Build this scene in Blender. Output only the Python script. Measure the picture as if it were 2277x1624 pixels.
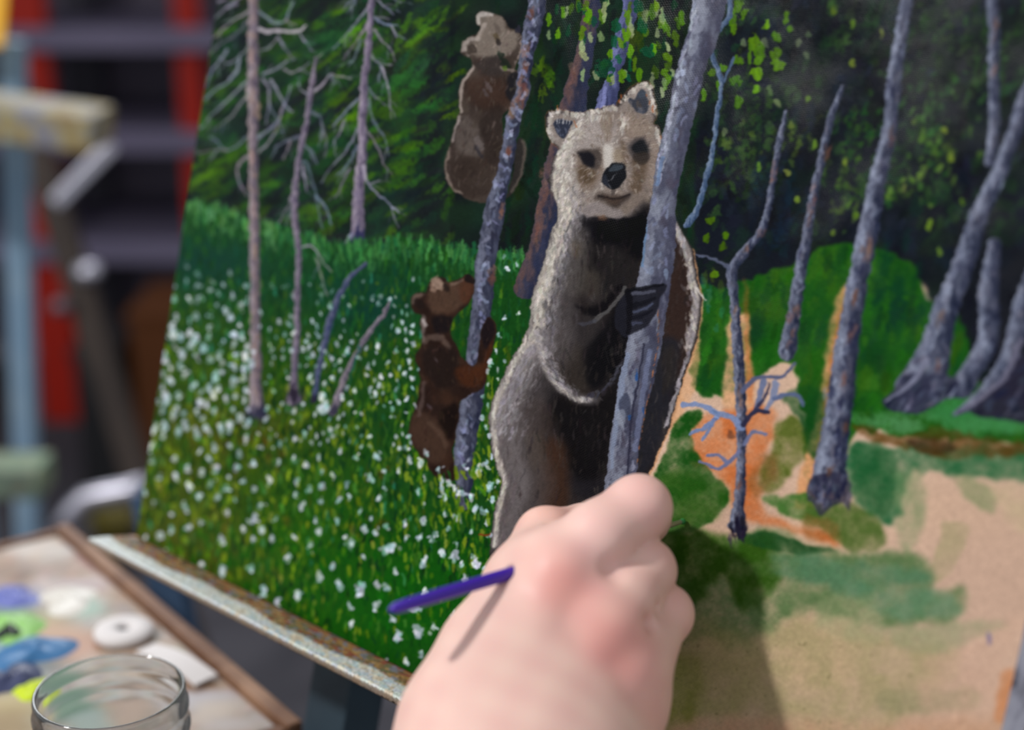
import bpy, bmesh, math
import numpy as np
from mathutils import Vector, Matrix

for _o in list(bpy.data.objects):
    bpy.data.objects.remove(_o)
scn = bpy.context.scene
COL = scn.collection

# ------------------------------------------------------------------ camera
FPX = 3400.0                       # focal length in pixels of the 2277 x 1624 frame
CX, CY = 1138.5, 812.0
PITCH = math.radians(18.1)
CAM = np.array([0.0, 0.0, 1.30])
DIST = 0.53                        # distance to the bear's face, in focus
SP, CP = math.sin(PITCH), math.cos(PITCH)
AX = np.array([[1, 0, 0], [0, -SP, -CP], [0, CP, -SP]], float)   # rows: right, down, forward

cam_d = bpy.data.cameras.new('camera')
cam = bpy.data.objects.new('camera', cam_d); COL.objects.link(cam)
cam.location = CAM; cam.rotation_euler = (math.pi/2-PITCH, 0, 0)
cam_d.sensor_width = 36; cam_d.sensor_fit = 'HORIZONTAL'; cam_d.lens = FPX/2277*36
cam_d.clip_start = .02; cam_d.clip_end = 60
cam_d.dof.use_dof = True; cam_d.dof.focus_distance = DIST*1.0
APERTURE = .0112
cam_d.dof.aperture_fstop = cam_d.lens/1000/APERTURE
scn.camera = cam

def at(px, py, z):
    """world point seen at pixel (px, py), z metres in front of the lens"""
    return CAM+z*((px-CX)/FPX*AX[0]+(py-CY)/FPX*AX[1]+AX[2])

# ------------------------------------------------------------------ canvas plane (X right, U up, N towards the painter)
_H = np.array([-2700-CX, -300-CY, FPX]); CXA = _H/np.linalg.norm(_H)*-1
_V = np.array([-3805-CX, 28272-CY, FPX]); _V /= np.linalg.norm(_V)
_V -= _V.dot(CXA)*CXA; _V /= np.linalg.norm(_V)
CUA = -_V
CNA = np.cross(CXA, CUA); CNA = CNA if CNA[2] < 0 else -CNA
XW, UW, NW = CXA@AX, CUA@AX, CNA@AX
_f = np.array([(1350-CX)/FPX, (400-CY)/FPX, 1.0])*DIST
KPL = _f.dot(CNA)
def on_canvas(px, py):
    d = np.array([(px-CX)/FPX, (py-CY)/FPX, 1.0])
    return CAM+(d*(KPL/d.dot(CNA)))@AX
CORNER = on_canvas(303, 1192)       # lower left corner of the canvas
def on_canvas_n(px, py, n):
    d = np.array([(px-CX)/FPX, (py-CY)/FPX, 1.0])
    return CAM+(d*((KPL+n)/d.dot(CNA)))@AX
def canv(px, py):
    v = on_canvas(px, py)-CORNER
    return v.dot(XW), v.dot(UW)
def cpt(x, u, n):
    return CORNER+x*XW+u*UW+n*NW

# ------------------------------------------------------------------ light: soft room light, one lamp behind the painter
world = bpy.data.worlds.new('world'); scn.world = world; world.use_nodes = True
bg = world.node_tree.nodes['Background']
bg.inputs[0].default_value = (.92, .95, 1.0, 1); bg.inputs[1].default_value = .64
def area(name, loc, target, size, power, col=(1, 1, 1), size_y=None):
    d = bpy.data.lights.new(name, 'AREA'); d.energy = power; d.color = col
    d.shape = 'RECTANGLE' if size_y else 'DISK'; d.size = size
    if size_y: d.size_y = size_y
    o = bpy.data.objects.new(name, d); COL.objects.link(o)
    o.location = Vector(loc)
    o.rotation_euler = (Vector(target)-Vector(loc)).to_track_quat('-Z', 'Y').to_euler()
    return o
_c = on_canvas(1500, 1000)
_ld = NW+.68*UW-.50*XW; _ld /= np.linalg.norm(_ld)
area('studio_lamp', _c+2.4*_ld, _c, .17, 50, (1, .985, .97))
area('window_light', (-1.3, 4.6, 3.3), (-.2, .6, .95), 2.0, 75, (.92, .96, 1), 1.3)
vs = scn.view_settings
vs.view_transform = 'Standard'; vs.look = 'None'; vs.exposure = 0.0; vs.gamma = 1.0; vs.use_curve_mapping = False

# ------------------------------------------------------------------ helpers
def srgb(r, g, b):
    c = np.array([r, g, b], float)/255
    return tuple(np.where(c <= .04045, c/12.92, ((c+.055)/1.055)**2.4))

def mat(name, col, rough=.6, spec=.4, metal=0.0, noise=None, bump=None, trans=0.0, ior=1.45):
    """col: 0-255 sRGB; noise: (scale, [colours 0-255]) patches; bump: (scale, strength)"""
    m = bpy.data.materials.new(name); m.use_nodes = True
    nt = m.node_tree; p = nt.nodes['Principled BSDF']
    p.inputs['Base Color'].default_value = (*srgb(*col), 1)
    p.inputs['Roughness'].default_value = rough
    p.inputs['Specular IOR Level'].default_value = spec
    p.inputs['Metallic'].default_value = metal
    p.inputs['Transmission Weight'].default_value = trans
    p.inputs['IOR'].default_value = ior
    tc = nt.nodes.new('ShaderNodeTexCoord')
    if noise:
        n = nt.nodes.new('ShaderNodeTexNoise'); n.inputs['Scale'].default_value = noise[0]; n.inputs['Detail'].default_value = 5
        nt.links.new(tc.outputs['Object'], n.inputs['Vector'])
        r = nt.nodes.new('ShaderNodeValToRGB')
        cols = [col]+list(noise[1])
        el = r.color_ramp.elements
        while len(el) < len(cols): el.new(.5)
        for i, c in enumerate(cols):
            el[i].position = .32+.36*i/max(1, len(cols)-1); el[i].color = (*srgb(*c), 1)
        nt.links.new(n.outputs['Fac'], r.inputs[0]); nt.links.new(r.outputs[0], p.inputs['Base Color'])
    if bump:
        n2 = nt.nodes.new('ShaderNodeTexNoise'); n2.inputs['Scale'].default_value = bump[0]; n2.inputs['Detail'].default_value = 4
        nt.links.new(tc.outputs['Object'], n2.inputs['Vector'])
        b = nt.nodes.new('ShaderNodeBump'); b.inputs['Strength'].default_value = bump[1]; b.inputs['Distance'].default_value = .002
        nt.links.new(n2.outputs['Fac'], b.inputs['Height']); nt.links.new(b.outputs[0], p.inputs['Normal'])
    return m

def attr_mat(name, rough=.5, spec=.4, weave=None, sss=0.0):
    """base colour from the paint laid on the surface (colour attribute)"""
    m = bpy.data.materials.new(name); m.use_nodes = True
    nt = m.node_tree; p = nt.nodes['Principled BSDF']
    a = nt.nodes.new('ShaderNodeAttribute'); a.attribute_name = 'Col'
    p.inputs['Roughness'].default_value = rough; p.inputs['Specular IOR Level'].default_value = spec
    if sss:
        p.inputs['Subsurface Weight'].default_value = sss
        p.inputs['Subsurface Radius'].default_value = (.008, .003, .0015); p.inputs['Subsurface Scale'].default_value = 1.0
    col = a.outputs['Color']
    if weave:
        pitch, strength, pore = weave
        tc = nt.nodes.new('ShaderNodeTexCoord')
        wob = nt.nodes.new('ShaderNodeTexNoise'); wob.inputs['Scale'].default_value = 160; wob.inputs['Detail'].default_value = 2
        nt.links.new(tc.outputs['Object'], wob.inputs['Vector'])
        sx = nt.nodes.new('ShaderNodeSeparateXYZ'); nt.links.new(tc.outputs['Object'], sx.inputs[0])
        def M(op, x, y=None, z=None):
            n = nt.nodes.new('ShaderNodeMath'); n.operation = op
            for i, v in enumerate((x, y, z)):
                if v is None: continue
                if isinstance(v, (int, float)): n.inputs[i].default_value = v
                else: nt.links.new(v, n.inputs[i])
            return n.outputs[0]
        wn = M('MULTIPLY', M('SUBTRACT', wob.outputs['Fac'], .5), 3.0)
        ya = M('ADD', M('MULTIPLY', sx.outputs['Y'], 2*math.pi/pitch), wn)
        xa = M('ADD', M('MULTIPLY', sx.outputs['X'], 2*math.pi/pitch), wn)
        sy = M('SINE', ya); sxx = M('SINE', xa)
        twill = M('MULTIPLY', M('SINE', M('MULTIPLY', xa, .5)), M('SINE', M('MULTIPLY', ya, .5)))
        hh = M('ADD', M('ADD', M('MULTIPLY', sy, .5), M('MULTIPLY', sxx, .25)), M('MULTIPLY', twill, .35))
        fine = nt.nodes.new('ShaderNodeTexNoise'); fine.inputs['Scale'].default_value = 900; fine.inputs['Detail'].default_value = 3
        nt.links.new(tc.outputs['Object'], fine.inputs['Vector'])
        hh2 = M('ADD', hh, M('MULTIPLY', fine.outputs['Fac'], .8))
        b = nt.nodes.new('ShaderNodeBump'); b.inputs['Strength'].default_value = strength; b.inputs['Distance'].default_value = .00016
        nt.links.new(hh2, b.inputs['Height']); nt.links.new(b.outputs[0], p.inputs['Normal'])
        lowf = nt.nodes.new('ShaderNodeTexNoise'); lowf.inputs['Scale'].default_value = 45; lowf.inputs['Detail'].default_value = 3
        nt.links.new(tc.outputs['Object'], lowf.inputs['Vector'])
        thin = M('MULTIPLY', M('MAXIMUM', M('SUBTRACT', lowf.outputs['Fac'], .28), 0.05), 2.6)
        hh = M('MULTIPLY', hh, thin)
        nt.links.new(M('ADD', hh, M('MULTIPLY', fine.outputs['Fac'], .8)), b.inputs['Height'])
        fac = M('MULTIPLY_ADD', hh, pore, 1.0)
        mx = nt.nodes.new('ShaderNodeVectorMath'); mx.operation = 'SCALE'
        nt.links.new(col, mx.inputs[0]); nt.links.new(fac, mx.inputs['Scale'])
        col = mx.outputs[0]
    nt.links.new(col, p.inputs['Base Color'])
    return m

def tag(o, label=None, cat=None, group=None, kind=None):
    if label: o['label'] = label
    if cat: o['category'] = cat
    if group: o['group'] = group
    if kind: o['kind'] = kind
    return o

def empty(name, loc, label=None, cat=None, kind=None):
    o = bpy.data.objects.new(name, None); COL.objects.link(o); o.location = Vector(loc); o.empty_display_size = .02
    return tag(o, label, cat, None, kind)

def link(name, me, m=None, parent=None, smooth=False):
    o = bpy.data.objects.new(name, me); COL.objects.link(o)
    if m: me.materials.append(m)
    if smooth:
        me.polygons.foreach_set('use_smooth', [True]*len(me.polygons))
    if parent:
        o.parent = parent
        o.matrix_parent_inverse = Matrix.Translation(-parent.location) if parent.rotation_euler.to_quaternion().angle < 1e-6 and parent.parent is None else Matrix()
    return o

def child(name, me, m, parent, smooth=False):
    """mesh given in world coordinates, parented under a thing (or under a part of it)"""
    o = bpy.data.objects.new(name, me); COL.objects.link(o); me.materials.append(m)
    if smooth: me.polygons.foreach_set('use_smooth', [True]*len(me.polygons))
    top = parent
    loc = Vector((0, 0, 0))
    while top:
        loc += top.location; top = top.parent
    me.transform(Matrix.Translation(-loc)); o.parent = parent
    return o

def from_bm(bm, name='mesh'):
    bmesh.ops.recalc_face_normals(bm, faces=bm.faces)
    me = bpy.data.meshes.new(name); bm.to_mesh(me); bm.free(); return me

def beam(a, b, w, h, up=(0, 0, 1), bev=.0):
    """squared bar from a to b, w wide, h high"""
    a, b = np.array(a, float), np.array(b, float)
    d = b-a; L = np.linalg.norm(d); d /= L
    s = np.cross(d, np.array(up, float)); s /= np.linalg.norm(s); t = np.cross(s, d)
    bm = bmesh.new()
    vs_ = [bm.verts.new(Vector(a+d*L*k+s*w/2*i+t*h/2*j)) for k in (0, 1) for i, j in ((-1, -1), (1, -1), (1, 1), (-1, 1))]
    for f in ((0, 1, 2, 3), (7, 6, 5, 4), (0, 4, 5, 1), (1, 5, 6, 2), (2, 6, 7, 3), (3, 7, 4, 0)):
        bm.faces.new([vs_[i] for i in f])
    if bev:
        bmesh.ops.bevel(bm, geom=bm.edges[:], offset=bev, segments=2, affect='EDGES', profile=.6)
    return from_bm(bm)

def tube(P, R, seg=16, cap=True):
    """round tube through points P with radii R"""
    P = np.array(P, float); n = len(P)
    R = np.full(n, R, float) if np.isscalar(R) else np.array(R, float)
    T = np.gradient(P, axis=0); T /= np.linalg.norm(T, axis=1)[:, None]
    u = np.cross(T[0], [0, 0, 1.0]); u = u if np.linalg.norm(u) > 1e-3 else np.cross(T[0], [0, 1.0, 0])
    V, F = [], []
    for i in range(n):
        u = u-u.dot(T[i])*T[i]; u /= np.linalg.norm(u); v = np.cross(T[i], u)
        for k in range(seg):
            a = 2*math.pi*k/seg
            V.append(P[i]+R[i]*(math.cos(a)*u+math.sin(a)*v))
    for i in range(n-1):
        for k in range(seg):
            F.append((i*seg+k, i*seg+(k+1) % seg, (i+1)*seg+(k+1) % seg, (i+1)*seg+k))
    if cap:
        F.append(tuple(range(seg))[::-1]); F.append(tuple(range((n-1)*seg, n*seg)))
    me = bpy.data.meshes.new('tube'); me.from_pydata([tuple(v) for v in V], [], F); me.update(); return me

def lathe(prof, c, seg=64, axis=None):
    """turned body: prof = [(radius, height)], c = base centre"""
    V, F = [], []
    n = len(prof)
    for r, z in prof:
        for k in range(seg):
            a = 2*math.pi*k/seg
            V.append((c[0]+r*math.cos(a), c[1]+r*math.sin(a), c[2]+z))
    for i in range(n-1):
        for k in range(seg):
            F.append((i*seg+k, i*seg+(k+1) % seg, (i+1)*seg+(k+1) % seg, (i+1)*seg+k))
    me = bpy.data.meshes.new('lathe'); me.from_pydata(V, [], F); me.update(); return me

# ------------------------------------------------------------------ painter: brush strokes laid on the canvas plane
rng = np.random.default_rng(7)
RX0, RY0, RW, RH = 230, -300, 2440, 2500
img = np.zeros((RH, RW, 3), np.float32)
hgt = np.zeros((RH, RW), np.float32)
lab = np.zeros((RH, RW), np.uint8)
LABELS = {}

def C(*c):
    return np.array(c, np.float32) / 255.0

def catmull(P, closed=False, n=6):
    P = np.asarray(P, np.float32)
    if len(P) < 3:
        return P
    if closed:
        Q = np.vstack([P[-1:], P, P[:2]])
    else:
        Q = np.vstack([2*P[:1]-P[1:2], P, 2*P[-1:]-P[-2:-1]])
    t = np.linspace(0, 1, n, endpoint=False, dtype=np.float32)[:, None]
    out = []
    for i in range(len(Q)-3):
        a, b, c, d = Q[i], Q[i+1], Q[i+2], Q[i+3]
        out.append(.5*((2*b)+(c-a)*t+(2*a-5*b+4*c-d)*t**2+(3*b-a-3*c+d)*t**3))
    if not closed:
        out.append(P[-1:])
    return np.vstack(out)

def box1(a, r):
    r = int(r)
    if r < 1:
        return a
    p = np.pad(a, ((r+1, r), (r+1, r)), mode='edge').cumsum(0).cumsum(1)
    k = 2*r+1
    return (p[k:, k:]-p[:-k, k:]-p[k:, :-k]+p[:-k, :-k])/(k*k)

def blur(a, r):
    if r < .6:
        return a
    a = a.astype(np.float64)
    return box1(box1(a, max(1, r*.6)), max(1, r*.6)).astype(np.float32)

def vnoise(h, w, s, seed=None):
    g = (np.random.default_rng(seed) if seed is not None else rng)
    gh, gw = int(h/s)+3, int(w/s)+3
    G = g.random((gh, gw), dtype=np.float32)
    y = np.arange(h, dtype=np.float32)/s; x = np.arange(w, dtype=np.float32)/s
    yi = y.astype(int); xi = x.astype(int)
    fy = (y-yi)[:, None]; fx = (x-xi)[None]
    fy = fy*fy*(3-2*fy); fx = fx*fx*(3-2*fx)
    return (G[yi][:, xi]*(1-fy)*(1-fx)+G[yi+1][:, xi]*fy*(1-fx)+G[yi][:, xi+1]*(1-fy)*fx+G[yi+1][:, xi+1]*fy*fx)

class Mask:
    """a painted shape: offset + float mask"""
    def __init__(s, x0, y0, m, v=None):
        s.x0, s.y0, s.m, s.v = x0, y0, m, v
    def sl(s):
        return (slice(s.y0, s.y0+s.m.shape[0]), slice(s.x0, s.x0+s.m.shape[1]))

def crop_bbox(x0, y0, x1, y1):
    x0 = max(0, int(x0)-RX0); y0 = max(0, int(y0)-RY0)
    x1 = min(RW, int(x1)+1-RX0); y1 = min(RH, int(y1)+1-RY0)
    return x0, y0, x1, y1

def poly(P, soft=1.5, smooth=True, ragged=0, rs=7):
    P = np.asarray(P, np.float32)
    if smooth:
        P = catmull(P, True)
    pad = soft*2+3+ragged
    x0, y0, x1, y1 = crop_bbox(P[:, 0].min()-pad, P[:, 1].min()-pad, P[:, 0].max()+pad, P[:, 1].max()+pad)
    X = np.arange(x0, x1, dtype=np.float32)[None]+RX0+.5
    Y = np.arange(y0, y1, dtype=np.float32)[:, None]+RY0+.5
    if ragged:
        n1 = vnoise(y1-y0, x1-x0, rs)-.5; n2 = vnoise(y1-y0, x1-x0, rs)-.5
        X = X+n1*2*ragged; Y = Y+n2*2*ragged
    ins = np.zeros((y1-y0, x1-x0), bool)
    n = len(P)
    for i in range(n):
        ax, ay = P[i]; bx, by = P[(i+1) % n]
        if ay == by:
            continue
        lo, hi = min(ay, by), max(ay, by)
        if ragged:
            c = (Y >= lo) & (Y < hi) & (X < (bx-ax)*(Y-ay)/(by-ay)+ax)
            ins ^= c
        else:
            r0 = max(0, int(np.floor(lo-RY0-.5))-y0-1); r1 = min(y1-y0, int(np.ceil(hi-RY0+.5))-y0+2)
            if r1 <= r0:
                continue
            Ys = Y[r0:r1]
            c = (Ys >= lo) & (Ys < hi) & (X < (bx-ax)*(Ys-ay)/(by-ay)+ax)
            ins[r0:r1] ^= c
    return Mask(x0, y0, blur(ins.astype(np.float32), max(1, soft)))

def stroke_mask(P, soft=1.5, smooth=True, ragged=0, rs=8):
    """P rows: x, y, width"""
    P = np.asarray(P, np.float32)
    if smooth:
        P = catmull(P, False)
    wm = P[:, 2].max()/2+soft+2+ragged
    x0, y0, x1, y1 = crop_bbox(P[:, 0].min()-wm, P[:, 1].min()-wm, P[:, 0].max()+wm, P[:, 1].max()+wm)
    h, w = y1-y0, x1-x0
    if h <= 0 or w <= 0:
        return None
    M = np.zeros((h, w), np.float32); V = np.zeros((h, w), np.float32)
    jit = (vnoise(h, w, rs)-.5)*2*ragged if ragged else 0
    for i in range(len(P)-1):
        ax, ay, aw = P[i]; bx, by, bw = P[i+1]
        m = max(aw, bw)/2+soft+2+ragged
        a0 = max(0, int(min(ax, bx)-m-RX0)-x0); a1 = min(w, int(max(ax, bx)+m-RX0)+2-x0)
        b0 = max(0, int(min(ay, by)-m-RY0)-y0); b1 = min(h, int(max(ay, by)+m-RY0)+2-y0)
        if a1 <= a0 or b1 <= b0:
            continue
        X = np.arange(a0, a1, dtype=np.float32)[None]+x0+RX0+.5-ax
        Y = np.arange(b0, b1, dtype=np.float32)[:, None]+y0+RY0+.5-ay
        dx, dy = bx-ax, by-ay
        L = max(1e-3, dx*dx+dy*dy)
        t = np.clip((X*dx+Y*dy)/L, 0, 1)
        d = np.hypot(X-t*dx, Y-t*dy)
        hw = (aw+(bw-aw)*t)/2
        if ragged:
            hw = hw+jit[b0:b1, a0:a1]
        mm = np.clip((hw-d)/soft+.5, 0, 1)
        s = M[b0:b1, a0:a1]
        k = mm > s
        side = (X*dy-Y*dx)/np.sqrt(L)/np.maximum(hw, 1)
        V[b0:b1, a0:a1] = np.where(k, side, V[b0:b1, a0:a1])
        M[b0:b1, a0:a1] = np.maximum(s, mm)
    return Mask(x0, y0, M, V)

def put(mk, col, alpha=1.0, label=None, h=None, clip=None):
    if mk is None:
        return
    sl = mk.sl()
    m = mk.m*alpha
    if clip is not None:
        m = m*clip[sl]
    m = m[..., None]
    img[sl] = img[sl]*(1-m)+col*m
    if h is not None:
        hgt[sl] = hgt[sl]*(1-mk.m)+(hgt[sl]*.5+h)*mk.m
    if label is not None:
        mm = mk.m if clip is None else mk.m*clip[sl]
        lab[sl][mm > .5] = LABELS.setdefault(label, len(LABELS)+1)

def full(mk):
    a = np.zeros((RH, RW), np.float32)
    a[mk.sl()] = mk.m
    return a

TOOTH = .6*vnoise(RH, RW, 2.6)+.4*vnoise(RH, RW, 6)-.5
WARP = vnoise(RH, RW, 7)-.5
def dab(x, y, l, w, ang, col, alpha=1.0, soft=1.2, h=.3, clip=None, label=None, streak=.14):
    """one dab of a loaded brush: l long, w wide, turned by ang (radians, 0 = along x)"""
    r = max(l, w)/2+soft+2
    x0, y0, x1, y1 = crop_bbox(x-r, y-r, x+r, y+r)
    if x1-x0 < 2 or y1-y0 < 2:
        return
    X = np.arange(x0, x1, dtype=np.float32)[None]+RX0+.5-x
    Y = np.arange(y0, y1, dtype=np.float32)[:, None]+RY0+.5-y
    ca, sa = math.cos(ang), math.sin(ang)
    u = (X*ca+Y*sa)/(l/2); v = (-X*sa+Y*ca)/(w/2)
    sl = (slice(y0, y1), slice(x0, x1))
    d = np.sqrt(np.abs(u)**2.4+v*v)+WARP[sl]*.9
    m = np.clip((1-d)*min(l, w)/2/(soft*1.25)+.5+TOOTH[sl]*1.1, 0, 1)
    m = m*np.clip((1.35-d)*3, 0, 1)
    ph = rng.random()*6.28
    st = 1-streak*(.5+.5*np.sin(v*5+ph+u*1.3))
    m = m*alpha*st
    sl = (slice(y0, y1), slice(x0, x1))
    if clip is not None:
        m = m*clip[sl]
    img[sl] = img[sl]*(1-m[..., None])+col*m[..., None]
    if h:
        hgt[sl] = np.maximum(hgt[sl], m*h*(.6+.4*np.sin(v*6+ph)))
    if label is not None:
        lab[sl][m > .45] = LABELS.setdefault(label, len(LABELS)+1)

def pick(cols, jit=.03):
    c = cols[rng.integers(len(cols))]
    return np.clip(c*(1+rng.normal(0, .10))+rng.normal(0, jit, 3).astype(np.float32)*.35, 0, 1).astype(np.float32)

def scatter(mk, n, l, w, ang, cols, alpha=(.5, .95), soft=1.5, h=.25, angj=.25, jit=.03, thr=.4):
    """n dabs with centres inside the mask, clipped by it"""
    ys, xs = np.nonzero(mk.m > thr)
    if len(ys) == 0:
        return
    cl = full(mk)
    for i in rng.integers(len(ys), size=n):
        x = xs[i]+mk.x0+RX0; y = ys[i]+mk.y0+RY0
        a = ang(x, y) if callable(ang) else ang
        cs = cols(x, y) if callable(cols) else cols
        dab(x, y, rng.uniform(*l), rng.uniform(*w), a+rng.normal(0, angj), pick(cs, jit), rng.uniform(*alpha), soft, h, cl)

def line(P, w0, w1, col, alpha=.9, soft=1.5, label=None, h=.3, ragged=0, clip=None):
    P = np.asarray(P, np.float32)
    W = np.linspace(w0, w1, len(P), dtype=np.float32)[:, None]
    put(stroke_mask(np.hstack([P, W]), soft, True, ragged), col, alpha, label, h, clip)

def mottle(mk, cols, s, amt=1.0):
    """soft patchy colour inside a mask"""
    sl = mk.sl(); h, w = mk.m.shape
    acc = np.zeros((h, w, 3), np.float32); ws = np.zeros((h, w, 1), np.float32)
    for c in cols:
        k = np.exp(6*vnoise(h, w, s))[..., None]
        acc += c*k; ws += k
    m = mk.m[..., None]*amt
    img[sl] = img[sl]*(1-m)+acc/ws*m

def wood_noise(mk, sx, sy):
    """patchy noise stretched along the trunk"""
    h, w = mk.m.shape
    n = vnoise(int(h/sy)+2, int(w/sx)+2, 1.0)
    y = np.arange(h, dtype=np.float32)/sy; x = np.arange(w, dtype=np.float32)/sx
    # shear so that the grain follows the leaning axis
    yi = y.astype(int); xi = x.astype(int)
    fy = (y-yi)[:, None]; fx = (x-xi)[None]; fy = fy*fy*(3-2*fy); fx = fx*fx*(3-2*fx)
    g = lambda i, j: n[np.ix_(np.minimum(yi+i, n.shape[0]-1), np.minimum(xi+j, n.shape[1]-1))]
    return g(0, 0)*(1-fy)*(1-fx)+g(1, 0)*fy*(1-fx)+g(0, 1)*(1-fy)*fx+g(1, 1)*fy*fx

def trunk(P, cols, light, dark, label, n=60, soft=1.8, ragged=1.5, dl=(8, 26), dw=(4, 9), alpha=1.0, lit=.55, dk=.7):
    mk = stroke_mask(P, soft, True, ragged)
    put(mk, cols[0], alpha, label, .25)
    sl = mk.sl(); m = mk.m; v = mk.v
    ws = max(4.0, float(np.mean([p[2] for p in P]))*.28)
    acc = np.zeros((*m.shape, 3), np.float32); tot = np.zeros((*m.shape, 1), np.float32)
    for c in list(cols)+[light*.8+cols[0]*.2, dark*.8+cols[0]*.2]:
        k = np.exp(12*(.65*wood_noise(mk, ws, ws*2.6)+.35*wood_noise(mk, ws*.45, ws)))[..., None]
        acc += c*k; tot += k
    mm = m[..., None]*alpha*.9
    img[sl] = img[sl]*(1-mm)+acc/tot*mm
    nz = wood_noise(mk, ws*.6, ws*2)
    a = (np.clip((-v-.05)*1.1+(nz-.5)*.9, 0, 1)*lit*m)[..., None]*alpha
    b = (np.clip((v-.05)*1.1+(nz-.5)*.9, 0, 1)*dk*m)[..., None]*alpha
    img[sl] = img[sl]*(1-a)+light*a
    img[sl] = img[sl]*(1-b)+dark*b
    hgt[sl] = np.maximum(hgt[sl], m*.4*nz)
    cm = Mask(mk.x0, mk.y0, m*alpha)
    scatter(cm, int(n*.5), dl, (dw[0]*.6, dw[1]*.6), math.pi/2+.15, list(cols)+[light, dark], (.2, .55), 2.2, .35, .35)
    PP = catmull(np.asarray(P, np.float32), False); _c = full(cm)
    for k in range(int(n*.35)):
        i = rng.integers(len(PP)); x, y, w = PP[i]
        dab(x-w*rng.uniform(.1, .42), y, rng.uniform(w*.5, w*1.1), max(2.5, w*rng.uniform(.10, .2)), 1.7+rng.normal(0, .3), light, rng.uniform(.25, .6)*alpha, 2, .5, clip=_c)
    return cm

# ---------------------------------------------------------------- ground of the canvas: peach underpainting
PEACH, PEACH2, SAND, TAN = C(206, 176, 156), C(212, 180, 152), C(182, 164, 132), C(172, 156, 118)
ORANGE, ORANGE2 = C(196, 106, 52), C(205, 140, 88)
G_DK, G_MD, G_LT, G_TEAL = C(22, 66, 30), C(38, 90, 34), C(84, 122, 48), C(70, 122, 84)
NAVY, NIGHT, NIGHT2 = C(32, 36, 48), C(24, 27, 30), C(30, 32, 42)
allm = Mask(0, 0, np.ones((RH, RW), np.float32))
img[:] = PEACH
mottle(allm, [PEACH, PEACH2, C(200, 170, 150), C(208, 180, 160)], 160)
LABELS['bare_underpainting'] = 1
lab[:] = 1
# forest everywhere above
FOREST_R = [(1480, -320), (2700, -320), (2700, 900), (2277, 905), (2200, 880), (2110, 720), (2060, 640), (1990, 590), (1900, 580), (1800, 610), (1700, 630), (1600, 650), (1480, 640)]
FOREST_L = [(200, -320), (1560, -320), (1540, 660), (1180, 660), (1060, 600), (860, 560), (700, 545), (560, 505), (450, 470), (330, 475), (200, 480)]
fr = poly(FOREST_R, 8, False, 6, 30); put(fr, NIGHT2, 1, 'painted_forest', .05)
mottle(fr, [NIGHT2, C(32, 38, 36), C(27, 29, 38), C(34, 40, 52), C(30, 44, 36)], 70)
fl = poly(FOREST_L, 4, False); put(fl, C(30, 36, 36), 1, 'painted_forest', .05)
mottle(fl, [C(28, 32, 34), C(30, 44, 36), C(26, 28, 33), C(36, 60, 36), C(32, 54, 44)], 60)
# fir boughs, left
left = poly([(330, -310), (1010, -310), (1010, 560), (330, 560)], 6, False)
scatter(left, 900, (40, 110), (14, 34), -.62, [C(28, 31, 34), C(28, 60, 38), C(46, 84, 30), C(30, 40, 38), C(34, 70, 40), C(26, 29, 34)], (.25, .6), 8, .1, .22)
scatter(left, 260, (26, 70), (9, 20), -.6, [C(62, 100, 22), C(74, 112, 20), C(48, 92, 32), C(40, 80, 44)], (.3, .65), 6, .15, .25)
scatter(left, 200, (30, 70), (10, 20), -.6, [C(26, 28, 36), C(30, 33, 40)], (.3, .6), 7, .1, .25)
for (x, y, l, w, a, c) in [(575, 20, 120, 26, -.6, C(40, 60, 30)), (470, 205, 70, 26, -.5, C(56, 92, 34)), (430, 235, 50, 22, -.3, C(64, 104, 30)), (455, 275, 90, 26, -.4, C(44, 82, 40)),
                           (440, 395, 120, 30, -.45, C(68, 104, 24)), (480, 360, 90, 24, -.4, C(62, 100, 26)), (480, 425, 90, 22, -.3, C(52, 80, 28)), (535, 330, 80, 26, -.4, C(38, 70, 30)),
                           (735, 80, 130, 34, -.55, C(36, 74, 44)), (790, 70, 110, 20, -.6, C(74, 112, 26)), (690, 110, 90, 24, -.5, C(44, 84, 50)), (760, 220, 90, 22, -.5, C(70, 106, 22)), (780, 270, 80, 20, -.5, C(74, 110, 22)),
                           (860, 250, 90, 34, -.3, C(58, 98, 26)), (905, 320, 80, 34, -.3, C(64, 104, 24)), (880, 380, 90, 30, -.3, C(54, 88, 26)), (770, 400, 90, 30, -.4, C(48, 76, 30)), (700, 480, 80, 30, 0, C(52, 84, 28)),
                           (930, 80, 120, 24, -.75, C(70, 108, 28)), (985, 30, 80, 16, -.7, C(64, 96, 26)), (940, 150, 110, 30, -.8, C(40, 78, 50)), (900, 180, 90, 40, -.6, C(44, 92, 40)), (1000, 160, 60, 18, -.7, C(84, 116, 20)), (1005, 250, 70, 20, -.5, C(76, 108, 20)),
                           (950, 240, 60, 26, -.5, C(40, 84, 36)), (960, 330, 60, 30, -.6, C(44, 88, 36)), (975, 420, 60, 26, -.5, C(50, 84, 34))]:
    for k in range(5):
        dab(x+rng.normal(0, l*.2), y+rng.normal(0, w*.35), l*rng.uniform(.5, .9), w*rng.uniform(.35, .7), a+rng.normal(0, .15), pick([c]), .5, 5, .15)
for (x, y) in [(985, 130), (960, 165), (620, 330), (960, 95), (1010, 60), (700, 20)]:
    for k in range(6):
        dab(x+rng.normal(0, 18), y+rng.normal(0, 14), rng.uniform(30, 60), rng.uniform(10, 18), -.7, C(27, 29, 36), .45, 6, .1)
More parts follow.
